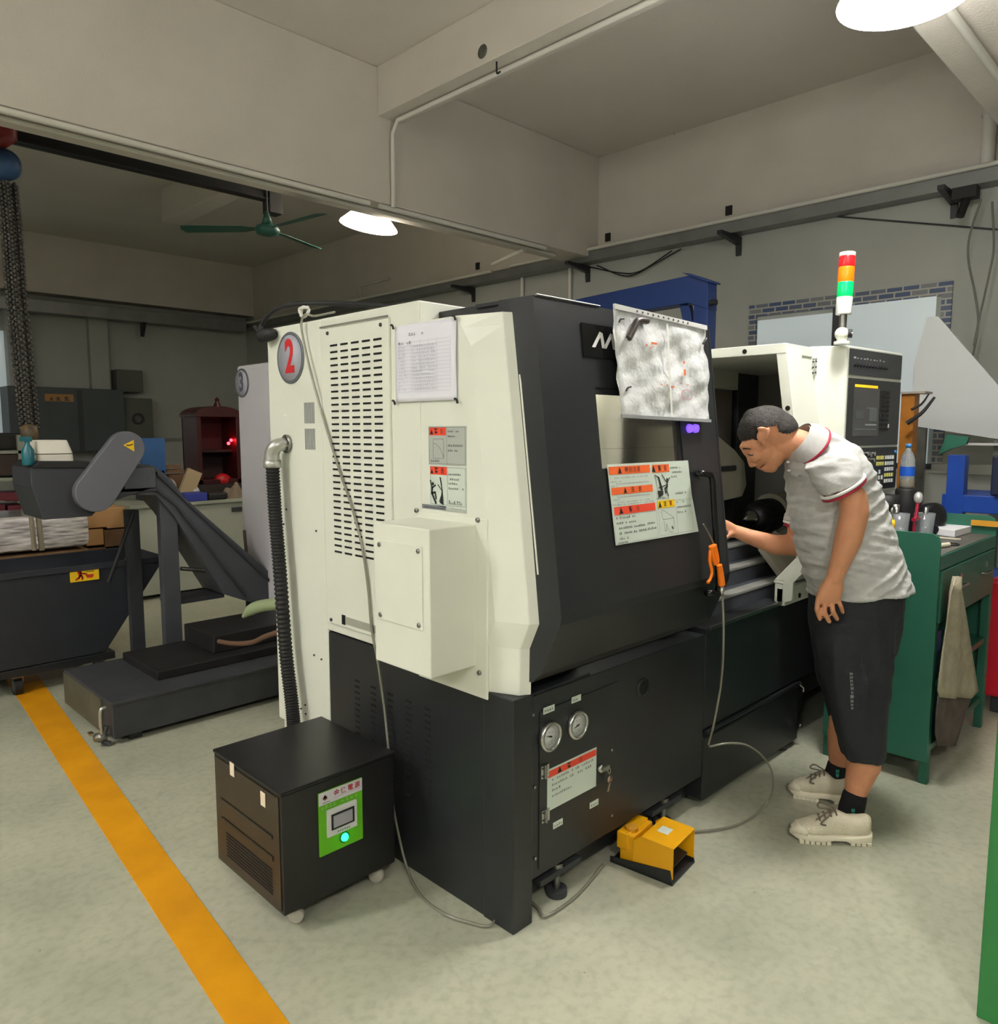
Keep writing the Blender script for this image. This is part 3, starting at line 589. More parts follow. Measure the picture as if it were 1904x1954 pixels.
# --- right hand frame of the opening
prof = [(.72, 1.467), (.833, 1.454), (.946, 1.358), (1.445, 1.425), (1.877, 1.49)]
def yr(z):
    for (za, ya), (zb_, yb_) in zip(prof, prof[1:]):
        if za <= z <= zb_: return ya+(yb_-ya)*(z-za)/(zb_-za)
    return prof[-1][1]
m = MB()
def pband(x0, x1, z0, z1, th, mat=white_m, dy=0):
    zs = sorted(set([z0, z1]+[z for z, _ in prof if z0 < z < z1]))
    for a_, b_ in zip(zs, zs[1:]): m.slab([(x0, yr(a_)+dy, a_), (x1, yr(a_)+dy, a_), (x1, yr(b_)+dy, b_), (x0, yr(b_)+dy, b_)], (0, th, 0), mat)
pband(3.25, 3.40, .82, 1.877, .05)
m.slab([(3.35, y+.03, z) for z, y in prof[2:]]+[(3.35, 1.53, 1.877), (3.35, 1.47, .94)], (.05, 0, 0), white_m)
m.box(3.2485, XR, 1.4885, 2.45, 1.835, 1.879, white_m)
m.box(3.2515, 3.30, 1.46, 1.50, .735, .82, white_m).box(3.2515, 3.9, 1.45, 1.49, .722, .80, white_m)
rf = m.obj('door_frame', lathe, .003)
m = MB(); pband(3.42, XR, .81, 1.877, .03, dy=.012); m.box(XR-.03, XR, 1.49, 2.45, .72, 1.87, white_m).box(XR-.04, XR, 1.5, 2.45, 0.0, .72, black_m); m.obj('right_cover', lathe, .003)
m = MB()
for p in (PX(1421, 671, 3.25), PX(1503, 779, 3.25)): m.cyl(p+Vector((-.003, .0, 0)), p+Vector((.004, 0, 0)), .011, void, n=14)
q = PY(1525, 1136, 1.449); m.cyl(q, q+Vector((0, -.003, 0)), .012, void, n=14); m.obj('plug_hole', rf)
MB().box(2.56, 3.245, 1.86, 2.3, 1.845, 1.879, white_m).obj('roof_rail', lathe, .003)
# --- inside the working area
inm = M('inner_sheet', (160, 158, 150), .45, nz=.2, nscale=4); ind = M('inner_dark_sheet', (66, 69, 75), .4, nz=.2, nscale=5); olive = M('casting_grey_green', (170, 168, 150), .45, nz=.15, nscale=9)
m = MB(); m.box(1.9, XR, 2.36, 2.40, .5, 1.84, inm).box(1.9, 1.93, 1.56, 2.36, .5, 1.78, ind).box(XR-.06, XR-.03, 1.5, 2.36, .5, 1.84, inm).box(1.9, XR, 1.56, 2.4, .5, .54, ind); m.obj('inner_lining', lathe)
P1, P2 = PY(1410, 706, 2.2), PY(1489, 702, 2.2)
m = MB().box(P1.x, P2.x+.1, 2.2, 2.35, .75, P1.z, ind).box(P1.x-.05, P1.x-.02, 2.28, 2.34, .8, 1.7, void).box(P1.x+.12, P1.x+.2, 2.185, 2.2, P1.z-.01, P1.z+.015, steel2); m.obj('sliding_guard', lathe, .004)
a_, b_ = PY(1352, 740, 2.16), PY(1410, 690, 2.16); MB().box(a_.x, b_.x, 2.16, 2.3, a_.z, b_.z, white_m).obj('cross_beam', lathe, .003)
a_, b_ = PY(1352, 870, 2.19), PY(1398, 742, 2.19); MB().box(a_.x, b_.x, 2.19, 2.3, a_.z, b_.z, M('brown_grey_sheet', (128, 118, 110), .5)).obj('rear_guard', lathe, .003)
Yt = 1.98
pts = [PY(px, py, Yt) for px, py in ((1300, 815), (1364, 826), (1402, 858), (1421, 882), (1425, 926), (1416, 948), (1370, 958), (1300, 960))]
m = MB().slab(pts, (0, .26, 0), M('turret_cover_paint', (186, 182, 164), .5, nz=.15, nscale=8)); 
m.box(PY(1366, 895, Yt).x-.1, PY(1402, 895, Yt).x, Yt-.012, Yt, PY(1402, 895, Yt).z-.008, PY(1402, 890, Yt).z+.006, dark_m)
m.obj('turret_cover', lathe, .006)
# tailstock with dark quill housing and live centre
Yc = 1.85; tz = 1.045; q0 = PY(1418, 991, Yc); m = MB()
ax_ = Vector((1, 0, 0)); tx0 = q0.x
cz = q0.z
body = MB().cyl((tx0+.30, Yc, cz+.01), (tx0+.9, Yc, cz+.01), .105, olive, n=28).slab([(tx0+.34, Yc-.09, cz), (tx0+.34, Yc+.09, cz), (tx0+.34, Yc+.16, cz-.3), (tx0+.34, Yc-.16, cz-.3)], (.5, 0, 0), olive).box(tx0+.62, tx0+.72, Yc-.03, Yc+.03, cz+.11, cz+.15, olive)
ts = body.obj('tailstock', lathe, .004)
MB().lathe([(.05, 0), (.075, .03), (.080, .05), (.080, .10), (.09, .11), (.09, .21), (.095, .22)], (tx0+.10, Yc, cz), M('black_oxide', (48, 48, 52), .35, .6), axis=(1, 0, 0), n=32).obj('quill_housing', ts)
MB().lathe([(.001, 0), (.008, .02), (.014, .022), (.02, .06), (.038, .075), (.038, .10)], (tx0, Yc, cz), steel, axis=(1, 0, 0), n=24).obj('live_centre', ts)
wl = MB().box(1.95, 2.5, 1.72, 1.80, 1.74, 1.779, white_m).obj('inner_fill_lamp', lathe)  # unseen lamp added behind the door to brighten the working area
MB().box(1.97, 2.48, 1.73, 1.79, 1.735, 1.74, M('inner_fill_glow', (255, 255, 250), .4, emit=(255, 250, 240), estr=16)).obj('fill_tube', wl)
# stepped way covers
for k, (y, z) in enumerate(((1.56, .80), (1.66, .875), (1.76, .95), (1.87, .99))):
    m = MB().box(2.4, 3.78-.07*k, y, y+.10, z-.09, z, ind).box(2.4, 3.78-.07*k, y-.004, y+.055, z-.010, z+.004, M('way_plate', (168, 168, 162), .35, .4, nz=.15, nscale=9)); m.obj('way_cover', lathe, .003)
MB().slab([PY(1452, 1040, 1.62), PY(1478, 1012, 1.7), PY(1545, 1060, 1.62), PY(1505, 1112, 1.52)], (0.03, .03, -.03), M('inner_cream', (196, 190, 172), .5)).obj('inner_guard', lathe, .002)
MB().slab([PX(1493, 1150, 3.245), PX(1495, 1110, 3.245), PX(1534, 1066, 3.245), PX(1546, 1078, 3.245), PX(1513, 1112, 3.245), PX(1510, 1146, 3.245)], (.02, 0, 0), white_m).obj('corner_bracket', rf)
# --- control pendant, turned a little to the operator
PA = radians(-5); pu = Vector((cos(PA), sin(PA), 0)); pn = Vector((sin(PA), -cos(PA), 0)); PC = Vector((3.585, 1.355, 0)); PWd, PZ0, PZ1 = .575, 1.20, 1.885
pen = MB(); H0 = Vector((3.52, 1.50, 0)); far_ = PC+pu*PWd
ring = [PC, PC+pu*PWd, PC+pu*PWd-pn*.14, H0+Vector((.02, .02, 0)), H0]
pen.slab([p+Vector((0, 0, PZ0)) for p in ring], (0, 0, PZ1-PZ0), white_m); pen = pen.obj('control_pendant', lathe, .006)
def onP(x, z, l=.002): return PC+pu*x+pn*l+Vector((0, 0, z))
pg = M('panel_dark_grey', (56, 58, 62), .35); pz = Vector((0, 0, 1))
m = MB(); m.slab([onP(.012, 1.755), onP(PWd-.012, 1.755), onP(PWd-.012, 1.872), onP(.012, 1.872)], pn*.003, pg)
for k in range(12):
    p = onP(.06+k*.03, 1.80, .005); m.cyl(p, p+pn*.006, .007, rubber, n=10)
    if k < 10: p = onP(.05+k*.033, 1.832, .0054); rect(m, p, pu, pz, 0, -.003, .012+.01*(k % 3 == 0), .002+.004*(k % 4 == 0), M('panel_mark', (190, 190, 188), .5))
m.obj('switch_panel', pen)
m = MB(); m.slab([onP(.012, 1.43), onP(PWd-.012, 1.43), onP(PWd-.012, 1.74), onP(.012, 1.74)], pn*.003, M('screen_bezel', (48, 49, 52), .35))
m.slab([onP(.07, 1.475), onP(.33, 1.475), onP(.33, 1.70), onP(.07, 1.70)], pn*.005, M('screen_dark', (70, 70, 70), .2, emit=(60, 60, 60), estr=.10))
c = onP(.07, 1.475, .0076); rect(m, c, pu, pz, 0, .226, .235, .238, M('amber_bar', (236, 180, 30), .5, emit=(240, 180, 30), estr=.5))
for (x0, y0, x1, y1, g) in ((.13, .13, .23, .134, 120), (.12, .05, .24, .057, 170), (.16, .07, .24, .13, 96), (.02, .03, .24, .034, 120), (.02, .08, .10, .12, 84)): rect(m, c, pu, pz, x0, y0, x1, y1, M('scr%d' % g, (int(g*.8), int(g*.8)+4, int(g*.8)+6), .3, emit=(g, g+6, g+8), estr=.08))
for r in range(9):
    for k in range(2): m.slab([onP(.345+k*.05, 1.50+r*.022), onP(.385+k*.05, 1.50+r*.022), onP(.385+k*.05, 1.515+r*.022), onP(.345+k*.05, 1.515+r*.022)], pn*.007, rubber)
rect(m, onP(.43, 1.515, .009), pu, pz, 0, 0, .015, .018, lw); m.obj('screen_panel', pen)
m = MB(); m.slab([onP(.012, 1.215), onP(PWd-.012, 1.215), onP(PWd-.012, 1.42), onP(.012, 1.42)], pn*.003, M('keypad_plate', (34, 36, 38), .4))
kw = M('key_white', (206, 208, 206), .5); ky = M('key_yellow', (206, 200, 110), .5); kb = M('key_blue', (70, 150, 210), .4)
for r in range(5):
    for k in range(4): m.slab([onP(.43+k*.026, 1.36-r*.029), onP(.445+k*.026, 1.36-r*.029), onP(.445+k*.026, 1.378-r*.029), onP(.43+k*.026, 1.378-r*.029)], pn*.007, ky if r == 3 else kw)
    if r < 2:
        for k in range(4): m.slab([onP(.335+k*.02, 1.36-r*.029), onP(.350+k*.02, 1.36-r*.029), onP(.350+k*.02, 1.378-r*.029), onP(.335+k*.02, 1.378-r*.029)], pn*.007, ky)
for (x, z) in ((.365, 1.29), (.335, 1.262), (.365, 1.262), (.395, 1.262), (.365, 1.234), (.31, 1.236)): m.slab([onP(x, z), onP(x+.012, z), onP(x+.012, z+.02), onP(x, z+.02)], pn*.007, kw)
for (x, z) in ((.17, 1.39), (.22, 1.392), (.25, 1.385), (.29, 1.39), (.29, 1.36)): p = onP(x, z); m.cyl(p, p+pn*.015, .010, steel, n=14)
p = onP(.54, 1.395); m.cyl(p, p+pn*.01, .008, kb, n=12)
p = onP(.16, 1.30); m.cyl(p, p+pn*.03, .035, rubber, n=24).cyl(p+pn*.03+pu*.02, p+pn*.05+pu*.02, .008, rubber)
m.obj('keypad_panel', pen)
m = MB(); p = PY(1563, 694, 1.44); 
hb = H0+(PC-H0)*.12; hd = (PC-H0).normalized(); hn = Vector((-hd.y*-1, hd.x*-1, 0)); hn = Vector((-abs(hd.y), -abs(hd.x), 0)).normalized()
for s_ in (-1, 1):
    o_ = hb+Vector((-.004, -.004, 1.79)); e_ = Vector((-.35, -.94, 0))*.014*s_
    m.slab([o_+e_*.1+pz*-.04, o_+e_+pz*-.04, o_+e_+pz*.04, o_+e_*.1+pz*.04], Vector((-.004, -.002, 0)), steel)
    for dz in (-.025, 0, .025): m.ell(o_+e_*.6+pz*dz+Vector((-.005, -.003, 0)), .0045, dark_m, n=8, m=6)
m.obj('pendant_hinge', pen)
# --- signal tower
q = thing('x', '', '', (0, 0, 0)); bpy.data.objects.remove(q)
sp = PD(1606, 652, 3.46); tb = Vector((sp.x, sp.y, PZ1)); tp = PD(1618, 482, 3.46); tp = Vector((sp.x+(tp.x-sp.x)*.75, sp.y+(tp.y-sp.y)*.75, tp.z)); dr = (tp-(tb+Vector((0, 0, .05)))).normalized()
m = MB().cyl(tb, tb+Vector((0, 0, .012)), .034, white_m, n=24).cyl(tb+Vector((0, 0, .01)), tb+Vector((0, 0, .03)), .022, white_m).ell(tb+Vector((-.004, 0, .045)), (.03, .03, .03), white_m)
js = m.obj('signal_tower_joint', pen)
k = tb+Vector((0, 0, .045)); vd = Vector((-.4, -.9, 0)).normalized()
MB().cyl(k+Vector((.008, -.022, 0)), k+Vector((.012, -.038, 0)), .019, rubber, n=20).cyl(k+Vector((.011, -.037, 0)), k+Vector((.0125, -.041, 0)), .007, steel, n=12).obj('joint_knob', js)
tall = (tp-k).length; b0_ = k+dr*.055; R_ = .0335
m = MB().cyl(k+dr*.02, k+dr*.10, .016, steel2, n=18); m.obj('signal_pole', pen)
hs = [('signal_tower_body', .085, .16, M('signal_white', (220, 222, 218), .35)), ('signal_light', .16, .225, M('signal_green', (0, 176, 92), .25, emit=(0, 190, 90), estr=.35)),
      ('signal_light', .225, .29, M('signal_orange', (255, 104, 10), .25, emit=(255, 96, 0), estr=.5)), ('signal_light', .29, tall-.017, M('signal_red', (228, 24, 30), .25, emit=(230, 20, 24), estr=.35)), ('signal_cap', tall-.017, tall, white_m)]
for nme, h0, h1, mt in hs:
    f = 1.0
    q = MB().lathe([(R_*.97, h0), (R_, h0+.003), (R_, h1-.003), (R_*.97, h1)], k, mt, axis=dr, n=28).obj(nme, pen)
    if nme == 'signal_light': q['label'] = {'signal_green': 'green light', 'signal_orange': 'orange light', 'signal_red': 'red light'}[mt.name]

# ================================================================== papers on the lathe
Xp = XL-.004
def sheet(name, o, u, v, w_, h_, mat, label, cat, wav=.003, nu=14, nv=16, nrm=(-1, 0, 0), seed=2):
    rnd = random.Random(seed); o, u, v, nrm = Vector(o), Vector(u), Vector(v), Vector(nrm); ph = [rnd.uniform(0, 6) for _ in range(6)]; vs_ = []
    def wv(a, b): return wav*(sin(a*5+ph[0])*.5+sin(b*4+ph[1])*.5+sin((a+b)*9+ph[2])*.3+1.3)
    for s_ in (0, 1):
        for j in range(nv+1):
            for i in range(nu+1):
                a, b = i/nu, j/nv; vs_.append(o+u*w_*a+v*h_*b+nrm*(wv(a, b)+.0006*s_))
    k = nu+1; K = k*(nv+1); fs = []
    for s_ in (0, 1):
        fs += [(s_*K+j*k+i, s_*K+j*k+i+1, s_*K+(j+1)*k+i+1, s_*K+(j+1)*k+i) for j in range(nv) for i in range(nu)]
    for i in range(nu): fs += [(i, i+1, K+i+1, K+i), (nv*k+i, nv*k+i+1, K+nv*k+i+1, K+nv*k+i)]
    for j in range(nv): fs += [(j*k, (j+1)*k, K+(j+1)*k, K+j*k), (j*k+nu, (j+1)*k+nu, K+(j+1)*k+nu, K+j*k+nu)]
    m = MB().add(vs_, fs, mat, True); return m, wv
p0, p1, p2, p3 = PX(757, 768, Xp), PX(872, 765, Xp), PX(868, 607, Xp), PX(754, 624, Xp)
t = thing('inspection_sheet', 'white printed table sheet held by four magnets on the cream end cover', 'paper', (Xp, p1.y, p1.z))
w_ = p0.y-p1.y; h_ = p3.z-p0.z
m, wv = sheet('paper', p0, U, V, w_, h_, paper, '', '', .0022)
c = p0+Vector((-.0075, 0, 0))
pale = M('pale_print', (186, 186, 198), .8)
for r in range(15): rect(m, c, U, V, .02, .03+r*(h_-.075)/15, w_-.022, .0308+r*(h_-.075)/15, pale)
for x in (.02, .085, .13, .17, .21, w_-.022): rect(m, c, U, V, x, .03, x+.0008, h_-.05, pale)
dashes(m, c, U, V, 0, [(.075, h_-.035, .075), (.022, h_-.06, .06)], inkg, .009, .5, 11)
dashes(m, c, U, V, 0, [(.024, .036+r*(h_-.075)/15, .03) for r in range(13)]+[(.092, .036+r*(h_-.075)/15, .11) for r in range(13)], pale, .006, .8, 12)
m.obj('sheet', t)
for i, p in enumerate((p0, p1, p2, p3)):
    d = Vector((-.008, .006 if i in (0, 3) else -.004, .0)); 
    MB().tube([p+d+Vector((0, .006, .006)), p+d+Vector((-.002, -.004, .004)), p+d+Vector((0, -.007, -.008))], .0035, rubber, n=8, sub=3).obj('magnet', t)

# plastic sleeve with drawings, taped to the door
plast = M('crinkled_plastic', (246, 247, 247), .2, nz=.14, nscale=14, rgb2=(206, 208, 210), bump=.9, bscale=22, coat=.6)
zo = [(px, py) for px, py in ((1180, 797), (1351, 806), (1343, 622), (1167, 580))]
q0, q1, q2, q3 = [PY(px, py, 1.405 if i < 2 else 1.435) for i, (px, py) in enumerate(zo)]
t = thing('document_sleeve', 'crinkled clear plastic sleeve with drawings hanging on the upper right of the black door', 'sleeve', q0)
nu, nv = 24, 26; rnd = random.Random(3); vs_ = []
for s_ in (0, 1):
    for j in range(nv+1):
        for i in range(nu+1):
            a, b = i/nu, j/nv; p = (q0*(1-a)+q1*a)*(1-b)+(q3*(1-a)+q2*a)*b
            wob = .004*(sin(a*11+b*7)+sin(b*13-a*5)+.7*sin(a*29+b*17)+.6*sin(b*31-a*19))*(1 if 0 < j < nv-2 else .1)
            vs_.append(p+Vector((0, -.004-wob-.0015*(1-s_), 0)))
k = nu+1; K = k*(nv+1); fs = [(s_*K+j*k+i, s_*K+j*k+i+1, s_*K+(j+1)*k+i+1, s_*K+(j+1)*k+i) for s_ in (0, 1) for j in range(nv) for i in range(nu)]
fs += [f for i in range(nu) for f in ((i, i+1, K+i+1, K+i), (nv*k+i, nv*k+i+1, K+nv*k+i+1, K+nv*k+i))]+[f for j in range(nv) for f in ((j*k, (j+1)*k, K+(j+1)*k, K+j*k), (j*k+nu, (j+1)*k+nu, K+(j+1)*k+nu, K+j*k+nu))]
MB().add(vs_, fs, plast, True).obj('sleeve_film', t)
def onS(a, b, l=.014): return (q0*(1-a)+q1*a)*(1-b)+(q3*(1-a)+q2*a)*b+Vector((0, -l, 0))
def sq(m, a0, b0, a1, b1, mat, l=.014): m.poly([onS(a0, b0, l), onS(a1, b0, l), onS(a1, b1, l), onS(a0, b1, l)], mat)
m = MB(); hdr = M('sleeve_header', (206, 206, 204), .3)
m.slab([onS(-.005, .955, .010), onS(1.0, .955, .010), onS(1.0, 1.0, .010), onS(-.005, 1.0, .010)], (0, -.003, 0), hdr)
for k in range(11): sq(m, .20+k*.055, .968, .215+k*.055, .985, ink, .0145)
m.obj('sleeve_header', t); m = MB(); m.slab([onS(0, 0, .010), onS(1, 0, .010), onS(1, .03, .010), onS(0, .03, .010)], (0, -.003, 0), M('sleeve_hem', (150, 152, 152), .3)); m.obj('sleeve_hem', t)
m = MB(); op = M('orange_print', (224, 116, 70), .6); pp = M('pink_print', (206, 120, 140), .6)
for a0, b0, a1, b1 in ((.33, .70, .39, .72), (.27, .675, .29, .69), (.31, .665, .34, .672), (.67, .56, .69, .59), (.675, .45, .70, .51), (.40, .33, .43, .337), (.47, .33, .49, .34), (.52, .315, .56, .33), (.62, .36, .65, .365), (.70, .355, .73, .363)): sq(m, a0, b0, a1, b1, op, .0165)
for k in range(24):
    a, b = 2*pi*k/24, 2*pi*(k+1)/24; C = (.70, .26); R1, R2 = .065, .058
    m.poly([onS(C[0]+cos(a)*R1, C[1]+sin(a)*R1*.8, .0165), onS(C[0]+cos(b)*R1, C[1]+sin(b)*R1*.8, .0165), onS(C[0]+cos(b)*R2, C[1]+sin(b)*R2*.8, .0165), onS(C[0]+cos(a)*R2, C[1]+sin(a)*R2*.8, .0165)], pp)
m.obj('printed_marks', t)
m = MB().tube([onS(.30, .905, .016), onS(.20, .89, .018), onS(.16, .82, .018), onS(.10, .71, .016)], .011, M('dark_tape', (70, 62, 60), .4), n=6, sub=3).obj('tape_strip', t)
for a, b in ((.04, .87), (.07, .27)): MB().tube([onS(a-.02, b-.03, .015), onS(a-.005, b, .017), onS(a+.03, b+.012, .015)], .003, dark_m, n=6).obj('tape_strip', t)
MB().tube([onS(.97, .86, .016), onS(.95, .84, .018), onS(.93, .80, .015)], .004, dark_m, n=6).obj('tape_strip', t)
m = MB(); sq(m, .505, .04, .525, .92, M('fold_line', (238, 236, 226), .4), .0162); m.obj('fold', t)

# ================================================================== corrugated hose with elbow on the left end
hx = XL-.055
e0 = PX(519, 875, hx); e1 = PX(560, 1372, hx)
t = thing('corrugated_hose', 'black corrugated hose with grey metal elbow running down the cream cabinet', 'hose', (hx, e0.y, .3))
ax = [e0+Vector((0, 0, -.0)), PX(525, 980, hx), PX(534, 1090, hx), PX(545, 1240, hx), PX(557, 1345, hx), PX(563, 1420, hx)]
P = crom(ax, 26); n_ = 14; vs_ = []; m = MB()
d0 = (P[1]-P[0]).normalized(); a = d0.orthogonal().normalized()
PP = crom(ax, 60)
m.tube(ax, lambda t_: .0255+.0024*sin(t_*2*pi*88), rubber, n=16, sub=110, smooth=False); m.obj('corrugated_tube', t)
el = M('cast_elbow', (190, 192, 186), .35, .7)
top = PX(522, 858, hx)
m = MB().tube([e0+Vector((0, 0, -.03)), e0+Vector((0, .0, .02)), top+Vector((.012, -.006, .015)), top+Vector((.055, -.012, .022))], lambda t_: .031-.006*t_, el, n=18).lathe([(.034, 0), (.034, .03)], e0+Vector((0, 0, -.035)), el)
m.lathe([(.036, 0), (.036, .008)], top+Vector((.045, -.012, .022)), steel2, axis=(1, 0, 0)).lathe([(.028, 0), (.028, .014)], top+Vector((.030, -.012, .022)), steel2, axis=(1, 0, 0), n=6); m.obj('elbow', t)

# camera-like black cable plug at the top left corner and the cable over the wall duct
p = PX(508, 640, XL-.03)
t = thing('cable_plug', 'black plug and cables at the top left corner of the numbered cabinet', 'cable', p)
MB().lathe([(.016, -.04), (.024, -.03), (.026, .0), (.024, .03), (.018, .045)], p, rubber, axis=(.25, -.9, .1), n=16).obj('plug', t)
MB().tube([p+Vector((0, .03, 0)), p+Vector((.01, .05, .05)), p+Vector((.02, -.08, .10)), p+Vector((.10, -.30, .10)), p+Vector((.4, -.55, .085))], .010, rubber).tube([p+Vector((0, .04, .01)), p+Vector((0, .09, .04)), p+Vector((.05, .12, .03)), p+Vector((.25, .10, .03))], .007, rubber).obj('cable', t)
# clear air hose: from the top of the cabinet down the side, across the floor, up to the air gun
clearh = M('clear_hose', (176, 174, 158), .15, coat=.8, trans=.55); brown_h = M('aged_clear_hose', (176, 160, 132), .3, coat=.5)
xo = XL-.018
pts = [PX(640, 606, XL+.05)+Vector((0, 0, .02)), PX(600, 603, XL), PX(583, 600, xo), PX(575, 622, xo), PX(588, 690, xo), PX(612, 780, xo), PX(645, 890, xo), PX(672, 970, xo), PX(690, 1040, xo), PX(702, 1120, xo), PX(709, 1200, xo),
       PX(722, 1270, xo), PX(733, 1350, xo), PX(742, 1440, xo-.01), PX(748, 1520, xo-.02), PX(758, 1580, 1.50)]
fl = [PZ(775, 1650, .03), PZ(800, 1705, .01), PZ(845, 1742, .009), PZ(895, 1760, .009), PZ(938, 1765, .009)]
m = MB().tube(pts+fl+[Vector((1.60, 1.60, .01)), Vector((1.68, 1.58, .01)), PZ(1010, 1754, .009)+Vector((.06, .02, 0)), PZ(1040, 1748, .009), PZ(1080, 1725, .009), PZ(1115, 1693, .009), PZ(1150, 1650, .012)], .0045, clearh, n=8, sub=6)
tag(m.obj('air_hose'), 'thin clear air hose hanging down the cream left end and looping over the floor', 'hose')
k = PX(584, 598, XL+.0); MB_ = MB().tube([k+Vector((-.01, .02, -.01)), k+Vector((-.015, 0, .02)), k+Vector((-.0, -.02, .01)), k+Vector((-.012, .0, -.015)), k+Vector((-.02, .012, .015)), k+Vector((-.01, -.03, .018))], .006, M('white_tie', (222, 220, 214), .5), n=6)
tag(MB_.obj('string_knot'), 'white string knot holding the clear hose at the cabinet top', 'string')
# ================================================================== air gun on the door handle with its hose
gp = M('orange_plastic', (255, 128, 8), .35, emit=None); 
Yg = 1.285
def G(px, py, dy=0): return PY(px, py, Yg+dy)
t = thing('air_blow_gun', 'bright orange air blow gun hanging from the black door handle', 'air gun', G(1365, 1080))
MB().tube([G(1358, 1042), G(1361, 1060), G(1366, 1075)], .011, gp, n=12).tube([G(1372, 1078), G(1375, 1098), G(1377, 1116)], lambda t_: .010+.002*t_, gp, n=14).tube([G(1362, 1040), G(1366, 1058), G(1368, 1072)], .009, gp, n=10).obj('gun_body', t)
MB().tube([G(1355, 1050, -.012), G(1354, 1070, -.014), G(1358, 1090, -.014), G(1355, 1104, -.014), G(1350, 1112, -.014)], .0055, gp, n=8).obj('trigger', t)
MB().tube([G(1361, 1036), G(1352, 1018), G(1342, 1000)], .003, steel2, n=8).obj('nozzle', t)
MB().lathe([(.008, 0), (.008, .012), (.010, .014), (.010, .022), (.007, .024), (.006, .036)], G(1377, 1117), steel, axis=(.02, 0, -1), n=14).obj('hose_fitting', t)
hp = [G(1378, 1132), G(1380, 1180), G(1380, 1240), PY(1376, 1300, 1.33), PY(1368, 1350, 1.35), PY(1360, 1390, 1.37), PY(1352, 1420, 1.39), PY(1356, 1424, 1.37), PY(1375, 1420, 1.34), PY(1400, 1418, 1.31), PY(1425, 1422, 1.28), PY(1452, 1440, 1.26),
      PY(1470, 1466, 1.25), PY(1475, 1496, 1.25), PZ(1466, 1528, .05), PZ(1440, 1556, .012), PZ(1405, 1574, .009), PZ(1365, 1583, .009), PZ(1328, 1586, .009), PZ(1290, 1584, .009), PZ(1250, 1560, .009)]
tag(MB().tube(hp, .0042, clearh, n=8, sub=6).obj('air_hose'), 'thin clear air hose dropping from the orange gun and curling towards the shoes', 'hose')

# ================================================================== voltage stabiliser on castors
sx0, sx1, sy0, sy1, sz0, sz1 = 1.045, 1.455, 1.945, 2.385, .065, .45
t = thing('voltage_stabiliser', 'black voltage stabiliser cabinet on castors with a green display panel', 'power cabinet', (sx0, sy0, 0))
bk = M('satin_black_sheet', (24, 24, 25), .32, bump=.06, bscale=300)
brn = M('brown_black_sheet', (52, 42, 30), .4, nz=.3, nscale=5)
MB().box(sx0, sx1, sy0, sy1, sz0, sz1-.012, bk).box(sx0-.003, sx1+.003, sy0-.003, sy1+.003, sz1-.012, sz1, bk).obj('housing', t, .004)
MB().box(sx0-.003, sx0, sy0+.012, sy1-.012, sz0+.012, sz1-.02, brn).box(sx0-.006, sx0-.002, sy0+.05, sy1-.05, .22, .235, bk).box(sx0-.006, sx0-.002, sy0+.05, sy1-.05, .29, .30, bk).obj('side_plate', t, .001)
m = MB()
for r in range(8): m.box(sx0-.005, sx0-.002, sy0+.06, sy1-.08, .11+r*.011, .114+r*.011, void)
m.obj('side_louvres', t)
for px, py in ((443, 1468), (502, 1525)):
    p = PX(px, py, sx0-.004); MB().box(sx0-.0055, sx0-.004, p.y-.014, p.y+.014, p.z-.022, p.z+.022, M('cream_tag', (236, 220, 196), .6)).obj('paper_tag', t)
Y_ = sy0-.004
a, b, c_, d_ = PY(607, 1515, Y_), PY(690, 1484, Y_), PY(696, 1600, Y_), PY(614, 1632, Y_)
gx0, gx1, gz0, gz1 = a.x, b.x, (d_.z+c_.z)/2, (a.z+b.z)/2; gw, gh = gx1-gx0, gz1-gz0
lime = M('lime_label', (96, 178, 20), .45); dl = M('silver_label', (206, 206, 210), .45)
m = MB().box(gx0, gx1, Y_-.001, sy0, gz0, gz1, lime); c = Vector((gx0, Y_-.0014, gz0)); c2 = c+Vector((0, -.0006, 0)); X_, Z_ = Vector((1, 0, 0)), Vector((0, 0, 1))
rect(m, c, X_, Z_, 0, .80*gh, gw, gh, dl); rr = M('label_red', (176, 50, 66), .5)
for k, ch in enumerate('金保電源'): m.text(ch, c2+X_*(gw*(.40+.16*k))+Z_*(.915*gh), X_, Z_, .021, rr, .02)
shape(m, c2, X_, Z_, [(.14*gw, .90*gh), (.19*gw, .865*gh), (.14*gw, .975*gh-.025*gh), (.09*gw, .90*gh)], rr); shape(m, c2, X_, Z_, [(.14*gw, .86*gh), (.20*gw, .90*gh), (.14*gw, .955*gh), (.08*gw, .90*gh)], M('label_brown', (120, 84, 70), .5))
rect(m, c2, X_, Z_, .33*gw, .853*gh, .97*gw, .856*gh, rr); dashes(m, c2, X_, Z_, 0, [(.05*gw, .822*gh, .20*gw)], ink, .005, seed=31); dashes(m, c2, X_, Z_, 0, [(.05*gw, .735*gh, .85*gw)], M('pale_lime', (150, 206, 110), .5), .012, .3, 32)
m.obj('front_label', t)
m = MB(); m.box(gx0+.16*gw, gx0+.84*gw, Y_-.008, Y_-.001, gz0+.27*gh, gz0+.70*gh, M('meter_bezel', (214, 216, 212), .4)); m.box(gx0+.24*gw, gx0+.77*gw, Y_-.011, Y_-.008, gz0+.37*gh, gz0+.62*gh, M('meter_frame', (34, 32, 36), .4))
